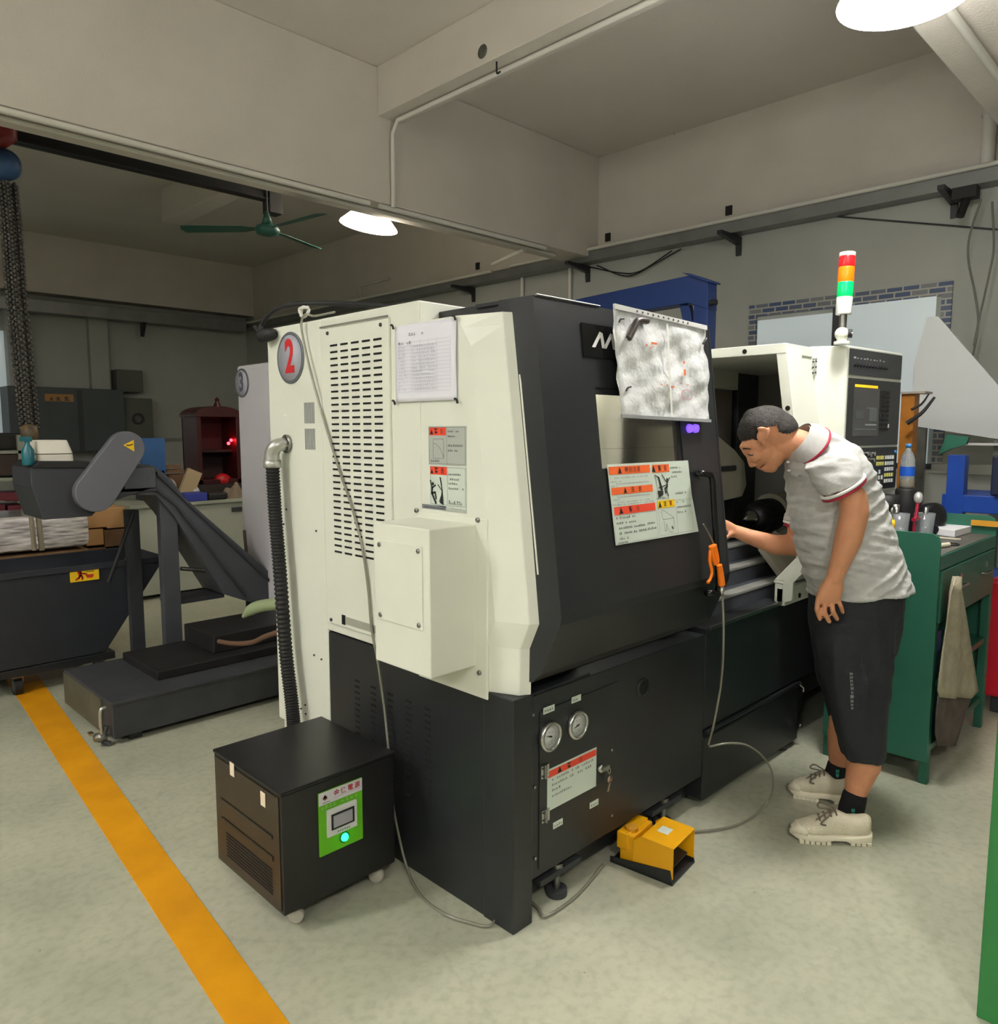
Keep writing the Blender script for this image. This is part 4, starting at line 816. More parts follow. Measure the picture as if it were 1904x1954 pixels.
rect(m, Vector((gx0, Y_-.0115, gz0)), X_, Z_, .28*gw, .40*gh, .72*gw, .59*gh, M('meter_glass', (128, 126, 126), .2, emit=(140, 140, 136), estr=.15)); dashes(m, Vector((gx0, Y_-.0086, gz0)), X_, Z_, 0, [(.38*gw, .30*gh, .28*gw)], ink, .006, seed=33)
m.obj('meter', t, .001)
p = Vector((gx0+.55*gw, Y_-.002, gz0+.165*gh))
MB().lathe([(.013, 0), (.013, .004), (.010, .010), (.003, .013)], p, M('green_led', (30, 230, 90), .3, emit=(20, 255, 90), estr=6), axis=(0, -1, 0), n=20).lathe([(.017, 0), (.017, .003)], p, M('green_ring', (0, 110, 46), .4), axis=(0, -1, 0), n=20).obj('power_light', t)
for i, (x, y) in enumerate(((sx0+.05, sy0+.04), (sx1-.06, sy0+.04), (sx0+.05, sy1-.04), (sx1-.05, sy1-.04))):
    q = MB().lathe([(.022, -.010), (.026, -.008), (.026, .008), (.022, .010)], (x+.01, y, .026), M('castor_wheel', (176, 172, 158), .4), axis=(.8, .6, 0), n=20).cyl((x, y, .05), (x, y, .07), .02, steel2).slab([(x-.012, y+.012, .065), (x+.02, y-.012, .065), (x+.018, y-.008, .03), (x+.005, y+.0, .03)], (.010, .014, 0), steel2)
    q.obj('castor', t)

# ================================================================== foot pedal
A, B_ = PZ(1160, 1648), PZ(1283, 1692); C__ = PZ(1327, 1645); dirx = (C__-B_).normalized(); diry = (A-B_).normalized()
ang = math.atan2(dirx.y, dirx.x)
t = thing('foot_pedal', 'yellow hooded foot pedal switch on a black plate in front of the lathe', 'pedal', B_, ang)
X = W[t.name]; wpd, lpd, hp_ = (C__-B_).length-.005, (A-B_).length, .127
yp = M('yellow_pedal_paint', (236, 170, 8), .4, nz=.06, nscale=12)
MB(X).slab([(0, 0, .002), (wpd, 0, .002), (wpd, lpd, .002), (0, lpd, .002)], (0, 0, .006), black_m).slab([(0, 0, 0), (0, lpd, 0), (0, lpd, .022), (0, .01, .05)], (.004, 0, 0), black_m).slab([(wpd, 0, 0), (wpd, lpd, 0), (wpd, lpd, .022), (wpd, .01, .05)], (-.004, 0, 0), black_m).obj('base_plate', t, .001)
MB(X).slab([(.004, .002, .02), (.004, .002, hp_), (.004, .12, hp_+.005), (.004, .15, hp_-.02), (.004, .15, .03)], (.004, 0, 0), yp).slab([(wpd-.004, .002, .02), (wpd-.004, .002, hp_), (wpd-.004, .12, hp_+.005), (wpd-.004, .15, hp_-.02), (wpd-.004, .15, .03)], (-.004, 0, 0), yp).slab([(.004, .002, hp_-.003), (wpd-.004, .002, hp_-.003), (wpd-.004, .12, hp_+.002), (.004, .12, hp_+.002)], (0, 0, .004), yp).slab([(.004, .15, .03), (wpd-.004, .15, .03), (wpd-.004, .12, hp_), (.004, .12, hp_)], (0, .003, 0), yp).obj('hood', t, .002)
MB(X).box(.012, wpd-.03, .15, .205, .008, .115, yp).box(.006, wpd-.024, .17, .215, .06, .12, yp).cyl((.05, .18, .115), (.05, .18, .128), .022, M('worn_yellow', (196, 140, 30), .6)).obj('switch_housing', t, .004)
MB(X).slab([(.02, .02, .035), (wpd-.02, .02, .035), (wpd-.02, .12, .055), (.02, .12, .055)], (0, 0, .006), M('pedal_tread', (70, 68, 64), .4, .6)).cyl((.015, .07, .09), (wpd-.015, .07, .09), .004, steel2).obj('tread', t, .001)
m = MB(X).slab([(.07, .055, hp_+.003), (.115, .055, hp_+.003), (.115, .095, hp_+.0045), (.07, .095, hp_+.0045)], (0, 0, .0008), sticker); dashes(m, X @ Vector((.073, .06, hp_+.0052)), (X.to_3x3() @ Vector((1, 0, 0))), (X.to_3x3() @ Vector((0, 1, 0))), 0, [(0, 0, .036), (0, .01, .036), (0, .02, .036), (0, .029, .02)], ink, .006, seed=41); m.obj('label', t)

# ================================================================== green tool cabinet
gm = M('green_enamel', (36, 98, 78), .5, nz=.12, nscale=3); gd = M('green_enamel_dark', (30, 84, 66), .4)
cx0, cx1, cy0, cy1, cz1 = 3.46, 4.40, .90, 1.34, 1.078
t = thing('tool_cabinet', 'green steel tool cabinet with drawer and open shelves behind the man', 'cabinet', (cx0, cy0, 0))
m = MB().prism([(cy0, .10), (cy1, .10), (cy1, cz1), (cy0+.03, cz1), (cy0+.008, cz1-.012), (cy0, cz1-.035)], 'x', cx0, cx0+.012, gm); m.obj('side_panel', t, .002)
m = MB().prism([(cy0, .10), (cy1, .10), (cy1, cz1), (cy0+.03, cz1), (cy0+.008, cz1-.012), (cy0, cz1-.035)], 'x', cx1-.012, cx1, gm); m.obj('side_panel', t, .002)
for x in (cx0+.0125, cx1-.0475):
    for y in (cy0+.001, cy1-.036): MB().box(x, x+.035, y, y+.035, 0, .9, gm).obj('leg', t, .002)
MB().box(cx0+.012, cx1-.012, cy0+.004, cy1, .955, .985, M('rubber_top_mat', (92, 90, 84), .7, nz=.2, nscale=9)).obj('top', t, .002)
MB().box(cx0+.012, cx1-.012, cy0-.001, cy0+.012, .925, .985, gm).box(cx0+.012, cx1-.012, cy1-.012, cy1, .1, 1.05, gd).obj('frame_rail', t, .002)
dr_ = MB().box(cx0+.03, cx1-.03, cy0-.006, cy0+.02, .70, .920, gm).box(cx0+.03, cx1-.03, cy0+.02, cy1-.03, .72, .90, gd).obj('drawer', t, .003)
for x in (PY(1828, 1090, cy0).x, PY(1878, 1060, cy0).x):
    z = .828; MB().tube([(x-.06, cy0-.008, z), (x-.055, cy0-.03, z), (x+.055, cy0-.03, z), (x+.06, cy0-.008, z)], .005, steel2, sub=0).box(x-.012, x+.012, cy0-.014, cy0-.006, z+.025, z+.05, steel).obj('handle', dr_)
for z in (.44, .13): MB().box(cx0+.012, cx1-.012, cy0+.01, cy1-.012, z, z+.03, gd).obj('shelf', t, .002)
# things on the cabinet
tz_ = .9855
def on_top(px, py): return PZ(px, py, tz_)
a, b, c_, d_ = on_top(1748, 1017), on_top(1821, 1026), on_top(1856, 1016), on_top(1790, 1006)
bm_ = M('white_carton', (240, 240, 244), .6); p = [q_+Vector((0, 0, .0015)) for q_ in (a, b, c_, a+(c_-b))]
tag(MB().slab(p, (0, 0, .034), bm_).obj('flat_carton', bev=.002), 'flat white cardboard carton lying on the green cabinet', 'box')
a, b = on_top(1791, 1026), on_top(1833, 1030); d = (b-a).normalized()
tag(MB().slab([a, b, b+Vector((-.01, .02, 0)), a+Vector((-.01, .02, 0))], (0, 0, .006), M('cream_strip', (226, 220, 196), .6)).obj('ruler'), 'pale ruler lying in front of the white carton', 'ruler')
a = on_top(1790, 1046)
t2 = thing('marker_pen', 'short white marker with a dark cord near the cabinet front corner', 'marker', a)
MB().cyl(a+Vector((0, 0, .011)), a+Vector((.075, -.02, .011)), .010, M('cream_strip', (0, 0, 0))).obj('barrel', t2)
MB().tube([a+Vector((.08, -.02, .006)), a+Vector((.13, -.045, .004)), a+Vector((.18, -.03, .004)), a+Vector((.17, .01, .004)), a+Vector((.12, -.0, .004))], .003, rubber).obj('cord', t2)
clearp = M('clear_plastic', (214, 222, 226), .12, trans=.72, spec=.5)
def bottle(c, r, h, mat, name, label, cat, capm=None, labm=None, fill=None, group=None):
    t = thing(name, label, cat, c, 0, group)
    MB().lathe([(r*.9, 0), (r, .01), (r, h*.55), (r*.93, h*.6), (r, h*.66), (r*.7, h*.83), (r*.36, h*.92), (r*.36, h)], c, mat, n=24).obj('body', t)
    if labm: MB().lathe([(r*1.02, h*.30), (r*1.02, h*.52)], c, labm, n=24, cap=False).obj('label', t)
    if capm: MB().lathe([(r*.42, h*.985), (r*.42, h*1.07), (r*.38, h*1.075)], c, capm, n=20).obj('cap', t)
    return t
def cup(c, r0, r1, h, mat, name, label, cat='jar'):
    t = thing(name, label, cat, c)
    MB().lathe([(r0, 0), (r1, h), (r1*.94, h), (r0*.92, .004)], c, mat, n=24, cap=False).lathe([(r0*.92, .0), (r0*.92, .004)], c, mat, n=24).obj('body', t); return t
c = Vector((3.93, 1.205, tz_)); cup(c, .036, .044, .12, clearp, 'plastic_cup', 'clear plastic cup with tools behind the white carton, left')
MB_ = MB().tube([c+Vector((0, 0, .01)), c+Vector((-.01, .01, .12))], .004, steel, sub=0).lathe([(.01, 0), (.012, .02), (.012, .05)], c+Vector((-.012, .012, .10)), steel, n=12); tag(MB_.obj('tool_bit'), 'steel tool bit standing in the left plastic cup', 'tool')
c = Vector((4.03, 1.125, tz_)); cup(c, .036, .047, .12, clearp, 'plastic_cup', 'clear plastic cup behind the white carton, right')
tag(MB().lathe([(.012, .0), (.012, .13), (.009, .14)], c+Vector((.005, 0, .008)), steel, axis=(.08, 0, 1), n=14).obj('tool_bit'), 'bright steel tool standing in the right plastic cup', 'tool')
rp = Vector((3.90, 1.13, tz_)); t2 = thing('bar_clamp', 'dark red hand clamp standing between two plastic cups', 'clamp', rp)
redm = M('dark_red_paint', (150, 16, 48), .3)
MB().box(rp.x-.03, rp.x+.03, rp.y-.02, rp.y+.02, rp.z, rp.z+.03, M('rusty_brown', (96, 66, 54), .6)).obj('base_block', t2, .002)
MB().tube([rp+Vector((0, 0, .03)), rp+Vector((.0, 0, .08)), rp+Vector((.02, 0, .13)), rp+Vector((.035, 0, .18))], .008, redm).tube([rp+Vector((-.02, 0, .10)), rp+Vector((.05, 0, .10))], .010, redm, sub=0).obj('arm', t2)
MB().ell(rp+Vector((.035, 0, .20)), (.02, .02, .028), M('chrome_white', (236, 236, 236), .15, .6)).obj('knob', t2)
c = Vector((3.80, 1.20, tz_+.03)); t2 = thing('small_tool', 'small yellow tool with steel tip at the left of the cabinet top', 'tool', c)
MB().lathe([(.012, 0), (.018, .03), (.014, .05)], c+Vector((0, 0, .02)), yell, n=14).obj('grip', t2); MB().lathe([(.006, 0), (.007, .05), (.003, .06)], c+Vector((0, 0, .068)), steel, n=12).obj('tip', t2)
c = Vector((4.10, 1.12, tz_)); tag(MB().ell(c+Vector((0, 0, .035)), (.05, .04, .035), M('navy_cloth', (26, 28, 40), .9)).obj('rag'), 'dark navy rag bunched behind the plastic cups', 'cloth')
def crumple(c, rx, ry, h, mat, label, seed, n=14):
    rnd = random.Random(seed); vs_ = []; k = n+1
    for s_ in (0, 1):
        for j in range(k):
            for i in range(k):
                a, b = i/n*2-1, j/n*2-1; e = max(0, 1-max(abs(a), abs(b))**3); hh = h*e*(.6+.4*sin(a*5+seed)*cos(b*4+seed))*s_+.002*s_
                vs_.append(Vector(c)+Vector((a*rx*(1+.12*sin(b*7+seed)), b*ry*(1+.12*sin(a*6+seed)), hh)))
    K = k*k; fs = [(s_*K+j*k+i, s_*K+j*k+i+1, s_*K+(j+1)*k+i+1, s_*K+(j+1)*k+i) for s_ in (0, 1) for j in range(n) for i in range(n)]
    for i in range(n): fs += [(i, i+1, K+i+1, K+i), (n*k+i, n*k+i+1, K+n*k+i+1, K+n*k+i), (i*k, (i+1)*k, K+(i+1)*k, K+i*k), (i*k+n, (i+1)*k+n, K+(i+1)*k+n, K+i*k+n)]
    return tag(MB().add(vs_, fs, mat, True).obj('cloth'), label, 'cloth')
crumple(PZ(1845, 1000, tz_)+Vector((.03, .04, 0)), .15, .07, .05, M('dark_olive_cloth', (44, 42, 38), .95), 'dark cloth lying behind the white carton on the cabinet', 3)
crumple(PZ(1880, 1006, tz_), .055, .05, .04, M('dark_olive_cloth', (0, 0, 0)), 'small dark cloth at the right end of the cabinet top', 5)
p = PX(1880, 998, cx1-.016); tag(MB().box(cx1-.03, cx1-.016, p.y-.06, p.y+.06, p.z-.015, p.z+.012, M('worn_yellow', (0, 0, 0))).obj('folding_ruler'), 'yellow rule propped against the right end of the cabinet top', 'ruler')
# black fixture, round black chuck and water bottle behind
t2 = thing('tool_holder', 'black tool holder standing at the back left of the green cabinet', 'tool holder', on_top(1725, 990))
c = Vector((4.00, 1.285, tz_)); W[t2.name] = T(on_top(1725, 990)); 
MB().lathe([(.05, 0), (.06, .02), (.045, .05), (.04, .12), (.055, .14), (.055, .2)], c, rubber, n=24).lathe([(.018, 0), (.018, .03)], c+Vector((-.04, -.05, .13)), steel, n=14).obj('body', t2)
bc = Vector((4.12, 1.24, tz_)); tag(MB().lathe([(.045, 0), (.05, .01), (.05, .22), (.045, .23)], bc, rubber, n=28).obj('black_canister'), 'tall black canister under the water bottle', 'canister')
bo = PD(1726, 882, (bc.x+bc.y)*_q); btz = tz_+.23
b1_ = bottle(Vector((bc.x, bc.y, btz)), .034, .205, clearp, 'water_bottle', 'clear water bottle with blue cap and label beside the control pendant', 'bottle', M('blue_cap', (70, 140, 210), .4), M('blue_label', (20, 84, 190), .4))
MB().lathe([(.030, .004), (.030, .045)], (bc.x, bc.y, btz), M('amber_liquid', (196, 160, 80), .2), n=20).obj('drink', b1_)
cc = Vector((4.27, 1.20, tz_)); tag(MB().lathe([(.07, 0), (.075, .01), (.075, .05), (.055, .06), (.04, .06)], cc+Vector((0, -.02, .075)), M('black_oxide', (0, 0, 0)), axis=(-.5, -.85, .1), n=30).obj('lathe_chuck'), 'round black chuck with bright rim on the cabinet', 'chuck')
tag(MB().box(4.16, 4.33, 1.225, 1.31, tz_, tz_+.19, rubber).obj('black_case', bev=.01), 'black case standing at the back of the cabinet', 'case')
# towels on the drawer handle
def towel(name, label, pts_px, Y, mat, seed, th=.012, n=12):
    rnd = random.Random(seed); m = MB(); rows = []
    for (xl, xr, y) in pts_px:
        row = []
        for i in range(n+1):
            a = i/n; p = PY(xl+(xr-xl)*a, y, Y); p.y += th*sin(a*9+seed+y*.01); row.append(p)
        rows.append(row)
    vs_ = [p+Vector((0, s_*.004, 0)) for s_ in (0, 1) for r in rows for p in r]; k = n+1; R = len(rows); K = k*R
    fs = [(s_*K+j*k+i, s_*K+j*k+i+1, s_*K+(j+1)*k+i+1, s_*K+(j+1)*k+i) for s_ in (0, 1) for j in range(R-1) for i in range(n)]
    fs += [(i, i+1, K+i+1, K+i) for i in range(n)]+[((R-1)*k+i, (R-1)*k+i+1, K+(R-1)*k+i+1, K+(R-1)*k+i) for i in range(n)]
    fs += [(j*k, (j+1)*k, K+(j+1)*k, K+j*k) for j in range(R-1)]+[(j*k+n, (j+1)*k+n, K+(j+1)*k+n, K+j*k+n) for j in range(R-1)]
    return tag(m.add(vs_, fs, mat, True).obj(name), label, 'towel')
tw = M('beige_towel', (172, 164, 140), .95, nz=.2, nscale=20, bump=.5, bscale=150); tw2 = M('brown_towel', (96, 84, 78), .95, nz=.35, nscale=16, bump=.5, bscale=120)
towel('hand_towel', 'long beige towel hanging from the cabinet drawer handle', [(1822, 1834, 1100), (1814, 1840, 1130), (1810, 1846, 1180), (1804, 1852, 1240), (1799, 1858, 1290), (1796, 1862, 1318), (1800, 1848, 1332)], cy0-.045, tw, 1)
towel('hand_towel', 'dirty brown towel hanging behind the beige towel', [(1816, 1826, 1150), (1808, 1836, 1180), (1798, 1844, 1280), (1789, 1862, 1318), (1784, 1846, 1360), (1783, 1834, 1400), (1790, 1826, 1424)], cy0-.022, tw2, 4, .006)
# on its shelves
tag(MB().box(3.62, 3.95, 1.0, 1.25, .47, .57, M('blue_crate', (28, 56, 150), .5)).obj('parts_crate', bev=.004), 'blue plastic parts crate on the cabinet shelf behind the towels', 'crate')
tag(MB().box(3.70, 3.98, 1.02, 1.22, .571, .66, M('grey_carton', (120, 112, 110), .7)).obj('carton', bev=.004), 'grey carton sitting on the blue crate inside the cabinet', 'box')

# ================================================================== right background: benches, board, stand
bl = M('blue_rack_paint', (22, 70, 166), .45, nz=.15, nscale=5)
bx = 5.0
t = thing('blue_workbench', 'blue steel workbench with upright posts at the right behind the green cabinet', 'workbench', (bx, .6, 0))
ptop = PX(1810, 960, bx)
MB().box(bx, bx+.5, .2, 1.31, 1.03, 1.13, bl).obj('beam', t, .004)
for y in (1.24, .35): MB().box(bx-.004, bx+.08, y-.04, y+.05, 0, 1.36 if y > 1 else 1.03, bl).obj('post', t, .003)
MB().box(bx+.05, bx+.45, .2, 1.3, .62, .66, bl).box(bx+.05, bx+.45, .2, 1.3, .42, .60, bl).obj('lower_shelf', t, .003)
tag(MB().box(5.05, 5.3, .85, 1.08, 1.132, 1.36, M('navy_box', (24, 34, 62), .6)).obj('machine_block', bev=.01), 'dark navy block standing on the blue bench', 'box')
tag(MB().lathe([(.05, 0), (.05, .10)], (5.15, .98, 1.362), M('amber_jar', (200, 160, 80), .2, trans=.3), n=20).obj('jar'), 'amber jar standing on the navy block', 'jar')
crumple((5.2, .86, 1.131), .2, .17, .05, M('black_cloth', (22, 22, 26), .95), 'black cloth spread over the blue bench', 8)
rb = PX(1880, 1150, 4.75); rby = PX(1882, 1150, 4.62).y
tag(MB().prism([(4.62, rby), (4.96, rby), (4.94, rby-.4), (4.64, rby-.4)], 'z', .09, .72, M('red_plastic', (206, 24, 48), .4)).obj('red_bin', bev=.02), 'red plastic bin on the floor at the right edge', 'bin')
tag(MB().box(4.66, 4.92, rby-.36, rby-.04, .0, .089, dark_m).obj('bin_dolly', bev=.005), 'low dark dolly under the red bin', 'dolly')
gl = M('green_rack_paint', (30, 96, 76), .45)
# pale board with slanted top, standing in for a bright blurred patch
bxx = 5.8; wb = M('blur_board', (222, 226, 226), .35)
pts = [PX(1738, 812, bxx), PX(1905, 838, bxx), PX(1950, 838, bxx), PX(1950, 760, bxx), PX(1904, 735, bxx), PX(1790, 604, bxx), PX(1768, 604, bxx), PX(1742, 700, bxx)]
t = thing('blur_board', 'large pale board standing in for a bright blurred patch at the right behind the pendant', 'board', (bxx, pts[1].y, 0))
MB().slab(pts, (.02, 0, 0), wb).obj('board', t)
for y in (pts[0].y-.06, pts[1].y): MB().box(bxx+.022, bxx+.06, y-.03, y+.03, 0, 1.6, steel2).obj('stand_post', t)
MB().box(bxx-.05, bxx+.0, pts[1].y-.05, pts[1].y+.28, 1.405, 1.42, lw).obj('ledge', t)
tag(MB().slab([PX(1806, 829, 5.3), PX(1848, 834, 5.3), PX(1843, 848, 5.3), PX(1815, 856, 5.3), PX(1790, 868, 5.3)], (.04, 0, 0), M('green_tarp', (44, 116, 92), .6)).obj('green_tarp'), 'green tarp scrap hanging under the pale board', 'tarp')
# brown post and black cables near the bottle
oc = M('ochre_post_paint', (168, 104, 20), .55, nz=.25, nscale=12)
a, b = PX(1720, 752, 4.9), PX(1742, 812, 4.9)
tag(MB().box(4.9, 4.99, b.y, a.y, 0.0, a.z, oc).box(4.88, 5.02, b.y-.06, a.y, a.z, a.z+.012, M('cap_board', (170, 160, 150), .6)).obj('ochre_post'), 'ochre yellow post rising behind the water bottle', 'post')
for (p_, q_, r_, lab) in (((1738, 782), (1772, 752), .008, 'thin black cable end above the water bottle'), ((1730, 808), (1783, 758), .013, 'thick black cable end beside the ochre post')):
    tag(MB().tube([PX(*p_, 4.8), PX((p_[0]+q_[0])/2+3, (p_[1]+q_[1])/2+4, 4.82), PX(*q_, 4.86)], lambda t_, r_=r_: r_*(1-.45*t_), rubber).obj('cable_end'), lab, 'cable')
# hanging wires and plug at the right edge
w1 = M('grey_wire', (112, 112, 104), .6)
tag(MB().box(6.2, 6.3, 1.53, 1.68, 3.12, 3.2, rubber).tube([(6.25, 1.6, 3.12), (6.2, 1.62, 3.0)], .03, rubber, sub=0).obj('junction_plug'), 'black plug and socket hanging under the duct at the right edge', 'plug')
tag(MB().tube([PX(1872, 380, 6.2), PX(1850, 450, 6.2), PX(1848, 500, 6.2), PX(1860, 560, 6.2), PX(1866, 620, 6.2), PX(1852, 700, 6.2)], .007, w1).obj('hanging_wire'), 'left of the two thin grey wires hanging at the right edge', 'wire')
tag(MB().tube([PX(1893, 385, 6.2), PX(1896, 470, 6.2), PX(1888, 520, 6.2), PX(1870, 600, 6.2), PX(1858, 660, 6.2)], .007, w1).obj('hanging_wire'), 'right of the two thin grey wires hanging at the right edge', 'wire')
tag(MB().tube([PX(1595, 413, XW-.02), PX(1760, 426, XW-.02), PX(1904, 438, XW-.02)], .006, dark_m, sub=0).obj('wall_wire'), 'thin straight dark wire sloping along the wall right of the signal tower', 'wire')
# near green cabinet cut by the right edge
g0 = PZ(1862, 1940, 0)
t = thing('green_locker', 'bright green painted steel cabinet cut off by the lower right edge', 'cabinet', g0)
gg = M('bright_green_paint', (44, 122, 60), .5, nz=.12, nscale=6)
MB().box(g0.x, g0.x+.45, g0.y-.6, g0.y, 0, .79, gg).obj('body', t, .003)
MB().box(g0.x+.02, g0.x+.43, g0.y, g0.y+.003, .04, .76, gg).obj('door', t, .001)

# blue jib arm behind the lathe
navy = M('navy_blue_paint', (20, 48, 104), .4)
jx = 4.5
t = thing('jib_crane', 'dark blue steel jib arm with post standing behind the lathe', 'crane', (jx, 2.65, 0))
A = [PX(1090, 573, jx), PX(1312, 526, jx), PX(1350, 534, jx), PX(1350, 590, jx), PX(1312, 578, jx), PX(1180, 600, jx), PX(1090, 612, jx)]
MB().slab(A, (.12, 0, 0), navy).slab([PX(1300, 520, jx-.02), PX(1316, 522, jx-.02), PX(1351, 534, jx-.02), PX(1351, 538, jx-.02), PX(1316, 527, jx-.02)], (.16, 0, 0), navy).obj('arm', t, .004)
pa, pb = PX(1322, 600, jx), PX(1350, 600, jx)
MB().box(jx+.004, jx+.116, pb.y+.003, pa.y, 0, 2.40, navy).obj('post', t, .004)
MB().slab([PX(1296, 582, jx+.03), PX(1314, 582, jx+.03), PX(1330, 660, jx+.03), PX(1312, 660, jx+.03)], (.05, 0, 0), navy).obj('brace', t, .003)
MB().cyl(PX(1356, 578, jx-.0), PX(1356, 578, jx-.0)+Vector((0, -.04, 0)), .02, rubber).obj('pivot_bolt', t)

# ================================================================== machine 3, its tank, conveyor and chip bin
X3 = 2.4
m3 = thing('neighbour_machine', 'pale cream machine with number disc 3 behind the numbered cabinet', 'machine', (X3, 4.0, 0))
w3 = M('cool_cream_paint', (206, 204, 210), .4)
MB().box(X3, 4.6, 3.55, 4.88, .28, 1.93, w3).obj('cabinet_body', m3, .02, 3)
MB().box(X3+.03, 4.5, 3.6, 4.86, .02, .28, black_m).obj('base', m3, .004)
number_disc(m3, PX(462, 731, X3)+Vector((-.001, 0, 0)), .095, '3', M('grey_figure', (96, 92, 104), .6), (M('disc_rim', (0, 0, 0)), M('disc_face', (0, 0, 0))))
tk = thing('coolant_tank', 'low dark grey coolant tank on the floor with a drain valve at its corner', 'tank', (1.17, 3.77, 0))
MB().box(1.17, 2.38, 3.77, 4.50, .035, .20, dark_m).box(1.165, 2.38, 3.765, 4.505, .195, .212, dark_m).obj('tank_body', tk, .004)
MB().box(1.16, 1.17, 3.9, 4.5, .03, .2, M('dirty_olive', (84, 82, 66), .7, nz=.3, nscale=6)).obj('end_plate', tk)
MB().box(1.45, 2.3, 3.95, 4.45, .212, .26, M('oily_black', (34, 32, 32), .5, nz=.3, nscale=7)).box(1.8, 2.38, 4.05, 4.45, .26, .36, M('oily_black', (0, 0, 0))).obj('chip_tray', tk, .006)
v = PZ(198, 1405, .06); a = PX(205, 1332, 1.15)
MB().tube([(1.15, 3.80, .19), (1.13, 3.80, .185), (1.125, 3.80, .15), (1.125, 3.80, .06)], .009, steel, n=10).lathe([(.02, 0), (.022, .02), (.022, .05), (.014, .06)], (1.15, 3.80, .05), steel2, axis=(-1, .2, 0), n=16).box(1.07, 1.09, 3.78, 3.82, .075, .085, steel).lathe([(.016, 0), (.016, .035)], (1.12, 3.80, .03), steel2, n=14).tube([(1.15, 3.80, .10), (1.13, 3.80, .03), (1.16, 3.79, .012)], .012, dark_m).obj('drain_valve', tk)
for x in (1.25, 2.2): MB().box(x, x+.06, 3.8, 4.4, 0, .035, black_m).obj('skid', tk)
tag(MB().tube([PX(465, 1176, 1.9), PX(480, 1163, 1.9), PX(500, 1156, 1.9), PX(535, 1152, 1.9)], lambda t_: .012+.020*min(1, t_*3), M('pale_green_hose', (166, 182, 140), .5)).obj('return_hose', tk), 'pale green hose')
tag(MB().tube([PX(418, 1224, 1.8), PX(445, 1228, 1.8), PX(480, 1226, 1.8), PX(505, 1215, 1.8), PX(540, 1203, 1.8)], .013, M('brown_hose', (112, 84, 66), .6)).obj('drain_hose', tk), 'brown hose')
Yc = 4.52
def K(px, py): p = PY(px, py, Yc); return (p.x, p.z)
cv = thing('chip_conveyor', 'dark grey chip conveyor rising to its head with a slanted chain guard', 'conveyor', (1.9, Yc, 0))
cm = M('conveyor_grey', (72, 74, 80), .5, nz=.12, nscale=8); cmd = M('conveyor_dark', (50, 52, 57), .55, nz=.15, nscale=8)
MB().prism([K(58, 893), K(150, 880), K(296, 893), K(300, 930), K(200, 960), K(175, 985), K(82, 992), K(60, 930)], 'y', Yc, Yc+.38, cmd).prism([K(60, 893), K(74, 880), K(170, 880), K(165, 893)], 'y', Yc-.01, Yc+.39, rubber).obj('head_box', cv, .004)
MB().prism([K(296, 888), K(330, 915), K(355, 950), K(520, 1095), K(530, 1165), K(430, 1135), K(335, 985), K(300, 945), K(228, 945), K(215, 960), K(200, 905)], 'y', Yc+.02, Yc+.34, cm).obj('incline_duct', cv, .004)
m = MB()
for a_, b_ in (((230, 932), (300, 930)), ((300, 930), (335, 958)), ((335, 958), (470, 1135))):
    a_, b_ = K(*a_), K(*b_); m.slab([(a_[0], Yc+.0, a_[1]), (b_[0], Yc, b_[1]), (b_[0], Yc, b_[1]-.02), (a_[0], Yc, a_[1]-.02)], (0, .022, 0), cmd)
a_, b_ = K(300, 900), K(525, 1115)
m.slab([(a_[0], Yc+.0, a_[1]), (b_[0], Yc, b_[1]), (b_[0], Yc, b_[1]-.02), (a_[0], Yc, a_[1]-.02)], (0, .022, 0), cmd); m.obj('edge_flange', cv)
m = MB().box(K(235, 905)[0], K(296, 905)[0], Yc-.01, Yc+.3, K(250, 933)[1], K(290, 893)[1], cm).box(K(250, 880)[0], K(270, 880)[0], Yc+.05, Yc+.2, K(250, 895)[1], K(250, 870)[1], rubber); m.obj('gear_housing', cv, .004)
# rounded chain guard
g0_, g1_ = PY(243, 856, Yc-.06), PY(184, 940, Yc-.06); R_ = .106; dv = (g0_-g1_); dn = dv.normalized(); per = Vector((-dn.z, 0, dn.x)); ring = []
base = math.atan2(dn.z, dn.x)
for k in range(17): t_ = base-pi/2+pi*k/16; ring.append((g0_.x+R_*.9*cos(t_), g0_.z+R_*.9*sin(t_)))
for k in range(17): t_ = base+pi/2+pi*k/16; ring.append((g1_.x+R_*cos(t_), g1_.z+R_*sin(t_)))
gd_ = MB().prism(ring, 'y', Yc-.06, Yc, M('guard_grey', (98, 99, 105), .4)).obj('chain_guard', cv, .006, 3)
c = PY(248, 851, Yc-.0625); m = MB(); shape(m, c, X_, Z_, [(-.035, .005), (.022, -.032), (.022, .034)], yell); stick(m, c+Vector((0, -.001, 0)), X_, Z_, [(-.018, .004), (.0, .004), (.014, .010)], .006, ink); m.obj('warning_triangle', gd_)
p = K(325, 935); MB().box(p[0]-.05, p[0]+.05, Yc+.04, Yc+.10, .03, p[1], cm).obj('leg', cv, .003)
MB().slab([(K(275, 1000)[0], Yc+.28, K(275, 980)[1]), (K(300, 1000)[0], Yc+.28, K(300, 980)[1]), (K(305, 1100)[0], Yc+.28, .1), (K(280, 1100)[0], Yc+.28, .1)], (0, .05, 0), cmd).obj('leg', cv)
a_, b_ = K(278, 985), K(262, 1050); MB().tube([(a_[0], Yc+.2, a_[1]), (b_[0]-.1, Yc+.2, b_[1]-.2)], .012, rubber, sub=0).obj('brace', cv)
